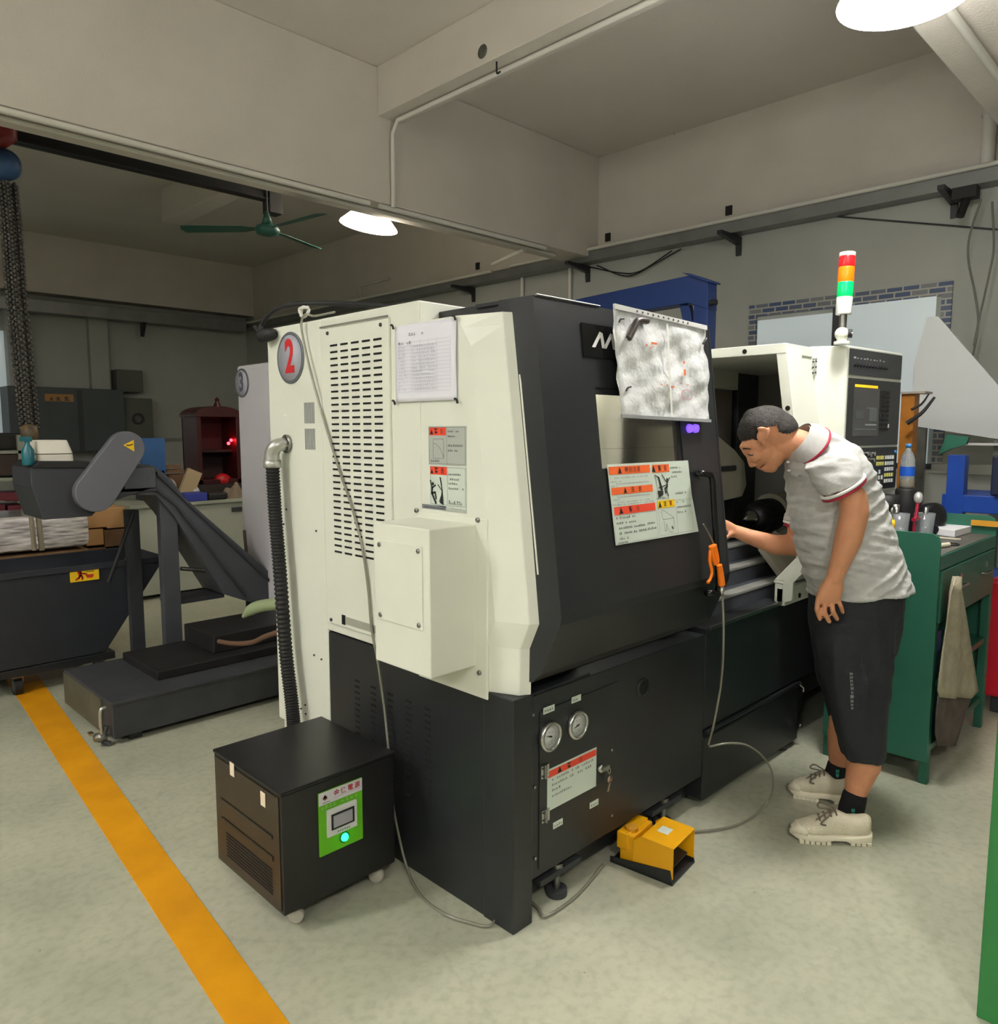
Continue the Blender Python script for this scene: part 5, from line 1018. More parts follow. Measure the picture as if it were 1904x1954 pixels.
MB().tube([PY(345, 1085, Yc+.1), PY(400, 1090, Yc+.1), PY(430, 1100, Yc+.1)], .012, steel2).box(K(340, 1100)[0], K(440, 1100)[0], Yc+.1, Yc+.3, .44, .47, cmd).obj('cross_bar', cv)
# chip bin
Yb = 4.85
bn = thing('chip_bin', 'black tapered chip bin on castors with a yellow push sticker', 'bin', (1.4, Yb, 0))
x0_, x1_, zr, zb_ = .62, PY(316, 1064, Yb).x, .712, .165; xb = PY(205, 1245, Yb).x; cb = M('bin_black_paint', (40, 43, 50), .5, nz=.1, nscale=6)
m = MB()
m.slab([(x0_, Yb, zr), (x1_, Yb, zr), (xb, Yb+.03, zb_), (x0_+.2, Yb+.03, zb_)], (0, .006, 0), cb)
m.slab([(x0_, Yb+.55, zr), (x1_-.02, Yb+.55, zr), (xb, Yb+.52, zb_), (x0_+.2, Yb+.52, zb_)], (0, -.006, 0), cb)
m.slab([(x1_, Yb, zr), (x1_, Yb+.55, zr), (xb, Yb+.52, zb_), (xb, Yb+.03, zb_)], (-.006, 0, 0), cb); m.slab([(x0_, Yb, zr), (x0_, Yb+.55, zr), (x0_+.2, Yb+.52, zb_), (x0_+.2, Yb+.03, zb_)], (.006, 0, 0), cb)
m.box(x0_+.2, xb, Yb+.03, Yb+.52, zb_, zb_+.01, cb); m.obj('bin_body', bn)
MB().box(x0_-.01, x1_+.01, Yb-.012, Yb, zr-.03, zr+.004, cb).box(x0_-.01, x1_+.01, Yb+.55, Yb+.562, zr-.03, zr+.004, cb).obj('rim', bn, .002)
MB().box(x0_+.2, xb+.05, Yb+.02, Yb+.52, .115, .16, black_m).obj('chassis', bn, .003)
for x in (PZ(27, 1318).x, xb-.03, .75):
    for y in (Yb+.08, Yb+.45):
        MB().cyl((x-.02, y, .052), (x+.02, y, .052), .052, rubber, n=22).cyl((x-.021, y, .052), (x+.021, y, .052), .034, steel2, n=22).box(x-.03, x+.03, y-.03, y+.03, .10, .115, steel2).slab([(x+.024, y-.02, .11), (x+.024, y+.02, .11), (x+.024, y+.008, .05), (x+.024, y-.008, .05)], (.004, 0, 0), M('castor_fork', (206, 190, 180), .4, .5)).obj('castor', bn)
c = PY(134, 1112, Yb-.006); e = PY(188, 1080, Yb-.006); m = MB(); sw_, sh_ = e.x-c.x, e.z-c.z
m.slab([c, c+X_*sw_, c+X_*sw_+Z_*sh_, c+Z_*sh_], (0, -.001, 0), yell); c2 = c+Vector((0, -.0016, 0)); rdm = M('sticker_red', (196, 52, 24), .5)
m.lathe([(.011, 0), (.011, .0004)], c2+X_*.33*sw_+Z_*.80*sh_, rdm, axis=(0, -1, 0), n=12); stick(m, c2, X_, Z_, [(.32*sw_, .72*sh_), (.36*sw_, .45*sh_)], .02, rdm); stick(m, c2, X_, Z_, [(.34*sw_, .65*sh_), (.50*sw_, .55*sh_), (.58*sw_, .5*sh_)], .009, rdm)
stick(m, c2, X_, Z_, [(.36*sw_, .45*sh_), (.30*sw_, .28*sh_), (.2*sw_, .16*sh_)], .011, rdm); stick(m, c2, X_, Z_, [(.36*sw_, .45*sh_), (.42*sw_, .3*sh_), (.42*sw_, .14*sh_)], .011, rdm)
shape(m, c2, X_, Z_, [(.52*sw_, .46*sh_), (.82*sw_, .46*sh_), (.78*sw_, .2*sh_), (.58*sw_, .2*sh_)], rdm); stick(m, c2, X_, Z_, [(.55*sw_, .68*sh_), (.82*sw_, .68*sh_)], .006, M('olive_ink', (130, 110, 10), .5)); m.obj('push_sticker', bn)

# ================================================================== left background
def wbox(px0, py0, px1, py1, Y, dep, mat, m=None):   # box whose front face covers the pixels, standing dep deep
    a, b = PY(px0, py1, Y), PY(px1, py0, Y); z0, z1 = PY((px0+px1)/2, py1, Y).z, PY((px0+px1)/2, py0, Y).z
    return (m or MB()).box(a.x, b.x, Y, Y+dep, z0, z1, mat)
# columns and panels of the far wall
p = PY(20, 700, YW-.3); q = PY(64, 700, YW-.3)
struct(MB().box(p.x, q.x, YW-.22, YW, 0, 3.2, M('column_paint', (178, 180, 176), .7, nz=.08, nscale=3)), 'trim_10')
p = PY(170, 650, YW-.1); q = PY(205, 650, YW-.1)
struct(MB().box(p.x, q.x, YW-.12, YW, 0, 3.2, wallm), 'trim_11')
struct(MB().box(PY(0, 700, YW).x-3, PY(14, 700, YW).x, YW-.04, YW, 1.3, 2.9, frost), 'window_2')
t = thing('switch_cabinet', 'wide dark grey electrical cabinet on the far left wall with an orange label', 'cabinet', (3.6, YW-.3, 1.2))
eg = M('grey_cabinet_paint', (74, 82, 84), .5, nz=.12, nscale=3)
wbox(22, 740, 236, 862, YW-.45, .42, eg).obj('body', t, .01)
m = MB(); wbox(86, 752, 140, 766, YW-.455, .004, M('orange_plate', (176, 128, 74), .6), m); dashes(m, PY(95, 765, YW-.458), X_, Z_, 0, [(0, .01, .28)], dark_m, .06, .6, 51); m.obj('label', t)
wbox(153, 745, 156, 862, YW-.452, .004, dark_m).obj('door_gap', t)
t = thing('meter_box', 'small olive grey metal box with a round handle beside the wide grey cabinet', 'box', (4.7, YW-.3, 1.3))
og = M('olive_grey_paint', (92, 96, 86), .55, nz=.1, nscale=3)
wbox(238, 760, 290, 838, YW-.35, .33, og).obj('body', t, .01)
c = PY(263, 799, YW-.36); MB().lathe([(.085, 0), (.085, .03), (.06, .03), (.06, 0)], c, dark_m, axis=(0, -1, 0), n=20, cap=False).obj('handle', t)
tag(wbox(224, 706, 272, 748, YW-.25, .23, og).obj('meter_box', bev=.01), 'square olive grey box on the wall above the one with a round handle', 'box')
struct(MB().box(2.0, XW, YW-.03, YW, 1.33, 1.38, galv), 'trim_12')
# shelf rack
Yr = 8.2
t = thing('storage_rack', 'open storage rack with dark trays at the left edge', 'rack', (1.6, Yr, 0))
rk = M('pale_rack_paint', (150, 154, 138), .6); 
for py in (860, 912, 990): wbox(-40, py, 54, py+6, Yr, .6, rk).obj('shelf', t)
for px in (48, ): wbox(px, 830, px+6, 1060, Yr, .05, rk).obj('post', t)
tag(wbox(-30, 866, 50, 908, Yr+.02, .4, M('dark_brown_crate', (58, 44, 36), .7)).obj('crate', bev=.01), 'dark brown crate on the upper shelf of the left rack', 'crate')
rt = M('maroon_tray', (104, 34, 44), .5)
for i, (py0, py1, px1) in enumerate(((940, 956, 50), (964, 984, 50), (940, 956, 12), (964, 984, 10))):
    tag(wbox([12, 16, -30, -30][i], py0, px1, py1, Yr+.02+.0*i, .4, rt).obj('parts_tray', bev=.006), ['upper right maroon tray in the left rack', 'lower right maroon tray in the left rack', 'upper left maroon tray in the left rack', 'lower left maroon tray in the left rack'][i], 'tray', 'maroon trays on the rack')
tag(wbox(-30, 826, 46, 858, Yr+.05, .4, M('dark_olive_cloth', (0, 0, 0))).obj('covered_crate', bev=.03), 'dark olive covered crate on top of the left rack', 'crate')
# white plastic case sitting on the conveyor head
a, b = PY(72, 889, Yc+.05), PY(145, 889, Yc+.05); z = a.z; zt = PY(100, 840, Yc+.05).z
t = thing('white_case', 'cream white plastic case with a lid seam standing on the conveyor head', 'case', (a.x, Yc+.05, z))
wp = M('cream_plastic', (222, 218, 204), .45)
zm = z+.45*(zt-z); m = MB().loft([((a.x*.5+b.x*.5, Yc+.17, z), ((b.x-a.x)/2, 0, 0), (0, .11, 0)), ((a.x*.5+b.x*.5, Yc+.17, zm-.002), ((b.x-a.x)/2*.97, 0, 0), (0, .108, 0))], wp, n=32, p=9, smooth=False); m.obj('case_body', t, .004)
MB().loft([((a.x*.5+b.x*.5, Yc+.17, zm+.001), ((b.x-a.x)/2*.98, 0, 0), (0, .11, 0)), ((a.x*.5+b.x*.5-.01, Yc+.17, zt), ((b.x-a.x)/2*.84, 0, 0), (0, .095, 0))], wp, n=32, p=9, smooth=False).obj('case_lid', t, .004)
tq = M('teal_plastic', (24, 96, 108), .3)
c = PY(55, 888, Yc+.06); t = thing('spray_bottle', 'teal spray bottle beside the white case', 'bottle', c)
MB().lathe([(.028, 0), (.030, .01), (.030, .08), (.012, .11), (.012, .125)], c, tq).obj('body', t); MB().box(c.x-.035, c.x+.02, c.y-.01, c.y+.01, c.z+.125, c.z+.15, tq).obj('spray_head', t)
# wrapped bundle, cartons, pallet
tag(wbox(-40, 985, 172, 1052, 6.6, .7, M('stretch_film', (236, 230, 228), .10, nz=.4, nscale=16, rgb2=(120, 116, 116), bump=1.0, bscale=14, coat=1, stretch=(.4, .4, 3))).obj('wrapped_bundle', bev=.05), 'silvery stretch wrapped bundle standing behind the chip bin', 'bundle')
W_ = PZ(0, 1052, .0)
tag(MB().box(PY(-40, 1060, 6.6).x, PY(172, 1060, 6.6).x, 6.62, 7.28, 0, PY(60, 1054, 6.6).z-.02, M('pallet_wood', (120, 92, 60), .8, nz=.2, nscale=7)).obj('pallet'), 'wooden pallet stack under the wrapped bundle', 'pallet')
kraft = M('kraft_cardboard', (190, 146, 96), .75, nz=.1, nscale=6); kd = M('dark_kraft', (118, 88, 62), .8, nz=.25, nscale=8)
for i, (a_, mt, lab) in enumerate((((150, 975, 203, 1008), kraft, 'left of the two tan cartons under the conveyor head'), ((204, 968, 246, 1007), kraft, 'right of the two tan cartons under the conveyor head'), ((165, 1010, 197, 1041), kraft, 'small tan carton in the lower row behind the chip bin'), ((200, 1010, 246, 1046), kd, 'dark brown carton in the lower row behind the chip bin'))):
    tag(wbox(*a_, 7.0, .5, mt).obj('cardboard_carton', bev=.005), lab, 'box')
a, b = PY(160, 1048, 7.0), PY(250, 1048, 7.0); tag(MB().box(a.x, b.x, 7.0, 7.5, 0, a.z, M('pallet_wood', (0, 0, 0))).obj('carton_stand'), 'wooden stand carrying the brown cartons', 'stand')
# pipe stand before the bundle (thin pale column with cloth)
# pale counter with clutter
Yk = 6.9
t = thing('counter_cabinet', 'long pale green counter cabinet behind the chip conveyor', 'counter', (3.4, Yk, 0))
cgm = M('pale_green_paint', (168, 172, 158), .55, nz=.08, nscale=4)
a, b = PY(250, 975, Yk), PY(500, 955, Yk); zt = PY(400, 955, Yk).z
MB().box(a.x, b.x+.6, Yk, Yk+.7, .04, zt-.03, cgm).obj('body', t, .005)
MB().box(a.x-.02, b.x+.62, Yk-.03, Yk+.72, zt-.03, zt, M('counter_top', (150, 154, 140), .5)).obj('worktop', t, .004)
wbox(443, 968, 462, 976, Yk-.012, .012, dark_m).obj('handle', t)
def stand(px0, px1, py0, dep, mat, name, lab, cat, dy=.05, bev=.005, Y=None, z0=None):
    Y = (Yk if Y is None else Y)+dy; a, b = PY(px0, 950, Y), PY(px1, 950, Y); z0 = zt if z0 is None else z0
    return tag(MB().box(a.x, b.x, Y, Y+dep, z0+.001, PY((px0+px1)/2, py0, Y).z, mat).obj(name, bev=bev), lab, cat)
stand(352, 396, 941, .2, M('cobalt_bin', (50, 62, 150), .5), 'parts_bin', 'cobalt blue parts bin on the pale counter', 'bin', -.0)
stand(398, 436, 940, .2, rubber, 'tool_heap', 'black tool heap on the pale counter right of the blue bin', 'tools', .0, .02)
t = crumple((PY(450, 945, Yk+.1).x, Yk+.15, zt), .10, .12, .16, M('tan_cloth', (132, 116, 98), .95), 'tan cloth heap on the pale counter at its right end', 9)
Yq = Yk+.3
p = PY(352, 935, Yq); tag(MB(T((p.x, Yq, zt+.03), 0, 0, radians(24))).box(-.07, .07, -.02, .02, 0, .26, M('worn_card', (176, 156, 122), .8)).obj('leaning_card'), 'beige card box leaning among the clutter on the counter', 'box')
tag(MB().ell((PY(330, 915, Yq).x, Yq+.1, zt+.10), (.07, .07, .10), M('white_bag', (196, 190, 184), .6)).obj('white_bag'), 'white plastic bag beside the leaning card', 'bag')
tag(MB().ell((PY(372, 928, Yq).x, Yq+.02, zt+.06), (.05, .05, .06), M('grey_bag', (176, 186, 200), .6)).obj('grey_bag'), 'pale blue bag right of the leaning card', 'bag')
for i, (px0, px1, py) in enumerate(((316, 345, 888), (318, 352, 897), (322, 366, 906))):
    Y = Yk+.52; a, b = PY(px0, py, Y), PY(px1, py, Y); tag(MB().box(a.x, b.x, Y, Y+.15, a.z-.03 if i < 2 else zt+.001, a.z, kd).obj('brown_board'), ['top brown board of the stack behind the clutter', 'middle brown board of the stack behind the clutter', 'lowest brown board of the stack behind the clutter'][i], 'board', 'brown boards on the counter')
tag(wbox(272, 836, 314, 905, Yk+.4, .04, M('blue_panel', (48, 92, 146), .5, nz=.1, nscale=5)).box(PY(272, 905, Yk+.4).x, PY(314, 905, Yk+.4).x, Yk+.4, Yk+.6, zt, PY(290, 905, Yk+.4).z+.03, dark_m).obj('pin_board'), 'upright blue panel on the counter behind the chain guard', 'panel')
# glowing red shrine cabinet
Ys = 8.3
t = thing('red_shrine', 'dark red carved cabinet with a curved top and glowing red lamps', 'cabinet', (3.7, Ys, 0))
dm = M('dark_red_lacquer', (64, 16, 18), .4); di = M('dark_red_inside', (40, 8, 12), .6)
a, b = PY(380, 925, Ys), PY(462, 925, Ys); ztp = PY(420, 792, Ys).z; zbm = a.z
MB().box(a.x, a.x+.05, Ys, Ys+.4, zbm, ztp, dm).box(b.x-.05, b.x, Ys, Ys+.4, zbm, ztp, dm).box(a.x, b.x, Ys, Ys+.4, zbm, zbm+.05, dm).box(a.x, b.x, Ys+.37, Ys+.4, zbm, ztp, di).box(a.x+.05, b.x-.05, Ys+.1, Ys+.37, zbm+.35, zbm+.38, di).obj('frame', t, .004)
xc = (a.x+b.x)/2; hw = (b.x-a.x)/2+.02
arc = [(xc-hw, ztp-.02)]+[(xc+hw*cos(pi-pi*k/12), ztp+.10*sin(pi*k/12)) for k in range(13)]+[(xc+hw, ztp-.02)]
MB().prism(arc, 'y', Ys-.02, Ys+.4, dm).lathe([(.05, 0), (.02, .06), (.03, .08), (.001, .11)], (xc, Ys+.02, ztp+.09), dm, n=12).obj('crest', t, .003)
rl = M('red_lamp', (255, 40, 50), .3, emit=(255, 30, 40), estr=14)
for (px, py) in ((436, 846), (448, 846), (441, 840), (452, 843)): 
    MB().ell(PY(px, py, Ys+.08), .018, rl, n=10, m=6).obj('red_lamp', t)
MB().ell(PY(425, 925, Ys+.05)+Vector((0, 0, .05)), (.10, .06, .08), M('red_lantern', (190, 24, 30), .4)).obj('lantern', t)
MB().box(a.x-.02, b.x+.02, Ys-.02, Ys+.42, 0, zbm, M('dark_stand', (50, 40, 38), .7)).obj('stand', t)
# broom leaning at machine 3
p, q = PX(466, 1012, X3-.06), PX(472, 1078, X3-.08)
t = thing('broom', 'dark broom standing upright against the machine with disc 3', 'broom', (q.x, q.y, 0))
MB().tube([p, q], .010, M('broom_handle', (70, 60, 50), .6), sub=0).obj('handle', t); MB().lathe([(.02, 0), (.05, -.05), (.07, -.12), (.06, -.16)], q+Vector((0, 0, .02)), rubber, n=14).tube([q+Vector((0, 0, -.1)), (q.x, q.y, .26)], .02, rubber, sub=0).obj('head', t)

# ================================================================== hoist rail, chain hoist and ceiling fan
Yh = 6.0
t = thing('hoist_rail', 'black steel I beam hoist rail hanging under the ceiling at the upper left', 'rail', (1, Yh, 3.5))
z0, z1 = 3.40, 3.545; xe = PY(500, 350, Yh).x+.08
MB().box(-2.5, xe, Yh-.05, Yh+.05, z0, z0+.012, black_m).box(-2.5, xe, Yh-.05, Yh+.05, z1-.012, z1, black_m).box(-2.5, xe, Yh-.006, Yh+.006, z0, z1, black_m).obj('beam', t)
MB().box(xe-.05, xe+.07, Yh-.06, Yh+.06, 3.30, 3.62, black_m).prism([(xe-.05, 3.62), (xe+.07, 3.62), (xe+.07, ZC), (xe-.05, ZC)], 'y', Yh-.04, Yh+.04, black_m).obj('end_bracket', t, .004)
MB().box(0.2, .3, Yh-.04, Yh+.04, z1, ZC, black_m).obj('hanger', t); 
MB().box(xe-.16, xe-.07, Yh-.053, Yh-.05, z1-.06, z1-.03, M('pale_tag', (170, 170, 166), .6)).obj('tag_plate', t)
t = thing('chain_hoist', 'red and blue chain hoist with a hanging chain at the left edge', 'hoist', (1.38, Yh, 3.3))
cr = M('hoist_red', (120, 34, 28), .5, nz=.2, nscale=14); cb_ = M('hoist_blue', (40, 74, 116), .5, nz=.2, nscale=14)
MB().loft([((1.36, Yh-.06, 3.62), (.09, 0, 0), (0, .05, 0)), ((1.35, Yh-.06, 3.50), (.11, 0, 0), (0, .06, 0)), ((1.36, Yh-.06, 3.40), (.10, 0, 0), (0, .06, 0)), ((1.34, Yh-.06, 3.33), (.05, 0, 0), (0, .05, 0))], cr, n=20).obj('trolley', t)
hb_ = PY(8, 315, Yh-.06); MB().lathe([(.02, -.10), (.085, -.06), (.10, 0), (.085, .06), (.03, .1)], hb_, cb_, axis=(0, -1, .1), n=22).obj('hoist_body', t)
chm = M('black_chain', (26, 25, 24), .45, .5, nz=.5, nscale=60, rgb2=(110, 106, 100))
cp = [PY(12, 345, Yh-.06), PY(22, 450, Yh-.06), PY(30, 560, Yh-.06), PY(44, 700, Yh-.06), PY(56, 820, Yh-.06)]
m = MB(); PP = crom(cp, 26)
def link(m, p, q, r, mat, flip):
    d = (q-p); n_ = d.normalized(); s_ = Vector((1, 0, 0)) if flip else Vector((0, 1, 0)); s_ = (s_-n_*s_.dot(n_)).normalized(); h = d.length*.62; c = (p+q)/2; L = []
    for k in range(10): t_ = 2*pi*k/10; L.append(c+n_*h*cos(t_)+s_*r*2.4*sin(t_))
    m.tube(L+[L[0]], r, mat, n=5, sub=0)
for i in range(0, len(PP)-1): link(m, PP[i], PP[i+1], .0085, chm, i % 2)
m.obj('chain', t)
m = MB()
for dx, k in ((-.03, 0), (.05, 1)):
    Q = [p+Vector((dx, .03, 0)) for p in PP]
    for i in range(0, len(Q)-1): link(m, Q[i], Q[i+1], .0085, chm, i % 2)
m.obj('hand_chain', t)
c = cp[-1]; MB().lathe([(.02, .04), (.05, .02), (.055, -.05), (.02, -.09)], c, M('hook_block', (52, 50, 44), .5, nz=.4, nscale=20, rgb2=(120, 96, 60)), n=16).tube([c+Vector((0, 0, -.08)), c+Vector((.045, 0, -.13)), c+Vector((.02, 0, -.18)), c+Vector((-.03, 0, -.15))], .012, steel2).obj('hook', t)
sl = PY(58, 880, Yh-.2)
tag(MB().tube([c+Vector((0, -.01, -.17)), PY(54, 900, Yh-.06), PY(58, 970, Yh-.06), PY(66, 1050, Yh-.06)], .016, M('beige_sling', (150, 140, 120), .9)).tube([PY(60, 930, Yh-.04), PY(72, 980, Yh-.04), PY(80, 1050, Yh-.04)], .018, M('beige_sling', (0, 0, 0))).obj('lifting_sling'), 'beige fabric sling hanging from the hoist hook', 'sling')
fn = PY(510, 437, 5.8)
t = thing('ceiling_fan', 'green three bladed ceiling fan hanging under the dark bay', 'fan', fn)
fg = M('fan_green', (34, 84, 70), .45)
MB().lathe([(.02, .03), (.085, .02), (.10, -.01), (.085, -.04), (.03, -.055)], fn, fg, n=28).lathe([(.012, .12), (.045, .02)], fn+Vector((0, 0, .02)), fg, n=20).obj('motor', t)
MB().cyl(fn+Vector((0, 0, .1)), (fn.x, fn.y, ZC), .010, dark_m).lathe([(.01, 0), (.05, .08)], (fn.x, fn.y, ZC-.08), fg, n=16).obj('down_rod', t)
for k in range(3):
    ang = radians(-45+[180, 70, -38][k]); R_ = Matrix.Rotation(ang, 4, 'Z') @ Matrix.Rotation(radians(12), 4, 'X')
    MB(T(fn) @ R_).slab([(.09, -.02, 0), (.2, -.055, 0), (.68, -.065, 0), (.70, .0, 0), (.68, .055, 0), (.2, .045, 0), (.09, .02, 0)], (0, 0, .004), fg).obj('blade', t)

# ================================================================== the man
R3 = Matrix.Rotation(-pi/4, 3, 'Z')            # local x to the picture's right, y away, z up
def remeshed(name, mb, mat, parent, voxel, smooth=2, disp=0, dscale=.05, seed=0):
    o = mb.obj('tmp'); r = o.modifiers.new('r', 'REMESH'); r.mode = 'VOXEL'; r.voxel_size = voxel
    if smooth: s_ = o.modifiers.new('s', 'SMOOTH'); s_.factor = .5; s_.iterations = smooth
    if disp:
        tx = bpy.data.textures.new('wrinkle', 'CLOUDS'); tx.noise_scale = dscale; tx.noise_depth = 2
        d = o.modifiers.new('d', 'DISPLACE'); d.texture = tx; d.strength = disp; d.mid_level = .5; d.texture_coords = 'GLOBAL'
    dg = bpy.context.evaluated_depsgraph_get(); me = bpy.data.meshes.new_from_object(o.evaluated_get(dg)); old = o.data
    bpy.data.objects.remove(o); bpy.data.meshes.remove(old)
    me.transform(W[parent.name].inverted()); me.materials.clear(); me.materials.append(mat)
    me.polygons.foreach_set('use_smooth', [True]*len(me.polygons)); me.polygons.foreach_set('material_index', [0]*len(me.polygons)); me.update()
    q = bpy.data.objects.new(name, me); COL.objects.link(q); q.parent = parent; W[q.name] = W[parent.name]; me.name = name
    return q
DP = 2.87
man = thing('person', 'man in grey polo shirt and black knee length shorts bending into the lathe opening', 'person', PD(1600, 1600, DP)*1.0)
man.location.z = 0; W[man.name] = T((man.location.x, man.location.y, 0))
skin = M('skin', (214, 150, 112), .5, nz=.10, nscale=14, bump=.15, bscale=220); skin.node_tree.nodes['Principled BSDF'].inputs['Subsurface Weight'].default_value = .12
skin.node_tree.nodes['Principled BSDF'].inputs['Subsurface Radius'].default_value = (.02, .008, .004)
def rotE(t): return R3 @ Matrix.Rotation(radians(t), 3, 'Y')
def E(m, px, py, d, rx, rz, ry, tilt=0, mat=skin, n=24, mm=16): return m.ell(PD(px, py, d), (rx, ry, rz), mat, rotE(tilt), n, mm)
def limb(m, pts, mat=skin, n=20):       # pts: (px, py, depth, radius); tapered, round jointed
    P = [(PD(a, b, c), r) for a, b, c, r in pts]
    for (p, r), (q, s_) in zip(P, P[1:]): m.cyl(p, q, r, mat, r1=s_, n=n)
    for p, r in P: m.ell(p, r, mat, None, n, 12)
b = MB()
# head
E(b, 1460, 820, 2.92, .096, .080, .074, -12); E(b, 1478, 826, 2.92, .080, .070, .072)
E(b, 1443, 846, 2.92, .052, .062, .064, 35); E(b, 1452, 864, 2.92, .050, .056, .058, 40); E(b, 1470, 872, 2.92, .050, .046, .054, 10)
E(b, 1468, 890, 2.92, .030, .022, .034, 30); E(b, 1462, 893, 2.92, .020, .016, .022, 30)                 # jaw, chin
limb(b, [(1425, 858, 2.92, .016), (1429, 872, 2.92, .010), (1434, 887, 2.92, .011)]); E(b, 1437, 888, 2.905, .010, .008, .012); E(b, 1437, 888, 2.935, .010, .008, .012)   # nose
E(b, 1449, 890, 2.92, .016, .010, .020, 40); E(b, 1454, 893, 2.92, .014, .008, .018, 40)              # lips
E(b, 1421, 853, 2.92, .016, .014, .046, 40); E(b, 1440, 872, 2.872, .020, .020, .014)                # brow, cheek
# ears
for dd in (-.078, .078):
    E(b, 1454, 830, 2.92+dd, .020, .030, .007, 14); E(b, 1453, 818, 2.92+dd*1.05, .018, .008, .009, 0); E(b, 1464, 828, 2.92+dd*1.06, .007, .025, .009, 12); E(b, 1457, 846, 2.92+dd*1.02, .009, .011, .006)
# neck and trunk (inside the shirt)
limb(b, [(1484, 848, 2.92, .056), (1514, 848, 2.915, .062), (1545, 862, 2.9, .070)], n=28)
b.loft([(PD(1552, 872, 2.9), R3 @ Vector((.05, 0, .05)), R3 @ Vector((0, .15, 0))), (PD(1582, 930, 2.9), R3 @ Vector((.10, 0, .02)), R3 @ Vector((0, .14, 0))),
        (PD(1610, 1020, 2.88), R3 @ Vector((.12, 0, .02)), R3 @ Vector((0, .13, 0))), (PD(1632, 1120, 2.87), R3 @ Vector((.125, 0, 0)), R3 @ Vector((0, .15, 0))), (PD(1634, 1180, 2.87), R3 @ Vector((.12, 0, 0)), R3 @ Vector((0, .15, 0)))], skin)
# near (left) arm
limb(b, [(1576, 894, 2.79, .042), (1602, 918, 2.705, .046), (1628, 952, 2.67, .047), (1630, 980, 2.66, .048), (1618, 1030, 2.66, .046), (1600, 1082, 2.66, .032), (1592, 1103, 2.66, .029)], n=24)
E(b, 1641, 950, 2.66, .022, .026, .022)
# near hand: palm, four unequal bent fingers, thumb
hd_ = 2.66
b.loft([(PD(1592, 1103, hd_), R3 @ Vector((.031, 0, 0)), R3 @ Vector((0, .022, 0))), (PD(1586, 1122, hd_), R3 @ Vector((.042, 0, -.002)), R3 @ Vector((0, .020, 0))), (PD(1580, 1143, hd_), R3 @ Vector((.044, 0, 0)), R3 @ Vector((0, .017, 0))), (PD(1579, 1150, hd_), R3 @ Vector((.040, 0, 0)), R3 @ Vector((0, .012, 0)))], skin, p=2.6)
for (x0, y0, x1, y1, x2, y2, r) in ((1561, 1144, 1558, 1163, 1564, 1181, .0088), (1573, 1147, 1573, 1169, 1582, 1186, .0092), (1586, 1147, 1589, 1167, 1597, 1181, .0092), (1598, 1143, 1604, 1157, 1608, 1168, .0080)):
    limb(b, [(x0, y0, hd_, r*1.1), (x1, y1, hd_-.012, r), (x2, y2, hd_+.006, r*.88)], n=12)
limb(b, [(1573, 1118, hd_+.02, .014), (1562, 1138, hd_+.04, .011), (1565, 1156, hd_+.045, .009)], n=12)
# far (right) arm, reaching in
limb(b, [(1535, 880, 3.03, .056), (1528, 950, 3.07, .050), (1524, 1020, 3.10, .045), (1519, 1040, 3.10, .045), (1480, 1040, 3.11, .041), (1430, 1024, 3.12, .031), (1404, 1014, 3.13, .026)], n=24)
b.loft([(PD(1404, 1014, 3.13), R3 @ Vector((0, 0, .026)), R3 @ Vector((0, .022, 0))), (PD(1390, 1010, 3.13), R3 @ Vector((.002, 0, .034)), R3 @ Vector((0, .022, 0))), (PD(1372, 1003, 3.13), R3 @ Vector((.004, 0, .033)), R3 @ Vector((0, .017, 0)))], skin, p=2.6)
for k, (y, dd, L) in enumerate(((994, .0, 1), (1000, -.012, 1.1), (1008, -.016, 1.05), (1015, -.014, .85))):
    limb(b, [(1374, y, 3.13+dd*.4, .0095), (1374-14*L, y+6, 3.13+dd-.008, .009), (1374-12*L, y+15, 3.13+dd+.012, .0085), (1374-2, y+17, 3.13+dd+.02, .008)], n=12)
limb(b, [(1395, 1018, 3.115, .013), (1384, 1026, 3.105, .011), (1373, 1024, 3.11, .009)], n=12)
# legs
limb(b, [(1636, 1170, 2.79, .085), (1640, 1280, 2.78, .075), (1648, 1395, 2.76, .058), (1650, 1430, 2.76, .056)], n=24)
limb(b, [(1650, 1430, 2.76, .056), (1648, 1458, 2.755, .060), (1638, 1490, 2.75, .048), (1631, 1518, 2.745, .037), (1628, 1548, 2.745, .036)], n=28)
limb(b, [(1632, 1170, 2.95, .085), (1620, 1280, 2.96, .072), (1610, 1370, 2.98, .055), (1606, 1400, 2.98, .054), (1604, 1430, 2.985, .050), (1600, 1462, 2.99, .037), (1596, 1490, 2.99, .036)], n=24)
body = remeshed('body', b, skin, man, .0042, 2)
# face details
m = MB(); dk = M('eye_dark', (34, 24, 22), .4)
m.tube([PD(1427, 867, 2.866), PD(1432, 869, 2.858), PD(1437, 868, 2.856)], .0022, dk, n=6); m.obj('eyelid', man)
m = MB(); m.tube([PD(1418, 856, 2.872), PD(1424, 856, 2.862), PD(1433, 857, 2.856)], lambda t_: .0035*(1.1-t_*.6), M('brow_hair', (44, 36, 32), .9), n=6); m.obj('eyebrow', man)
MB().tube([PD(1450, 893, 2.90), PD(1454, 890, 2.893), PD(1458, 886, 2.888)], .0022, M('lip_dark', (120, 56, 50), .6), n=6).obj('mouth', man)
MB().ell(PD(1440, 889, 2.899), .0035, dk, None, 8, 6).obj('nostril', man)
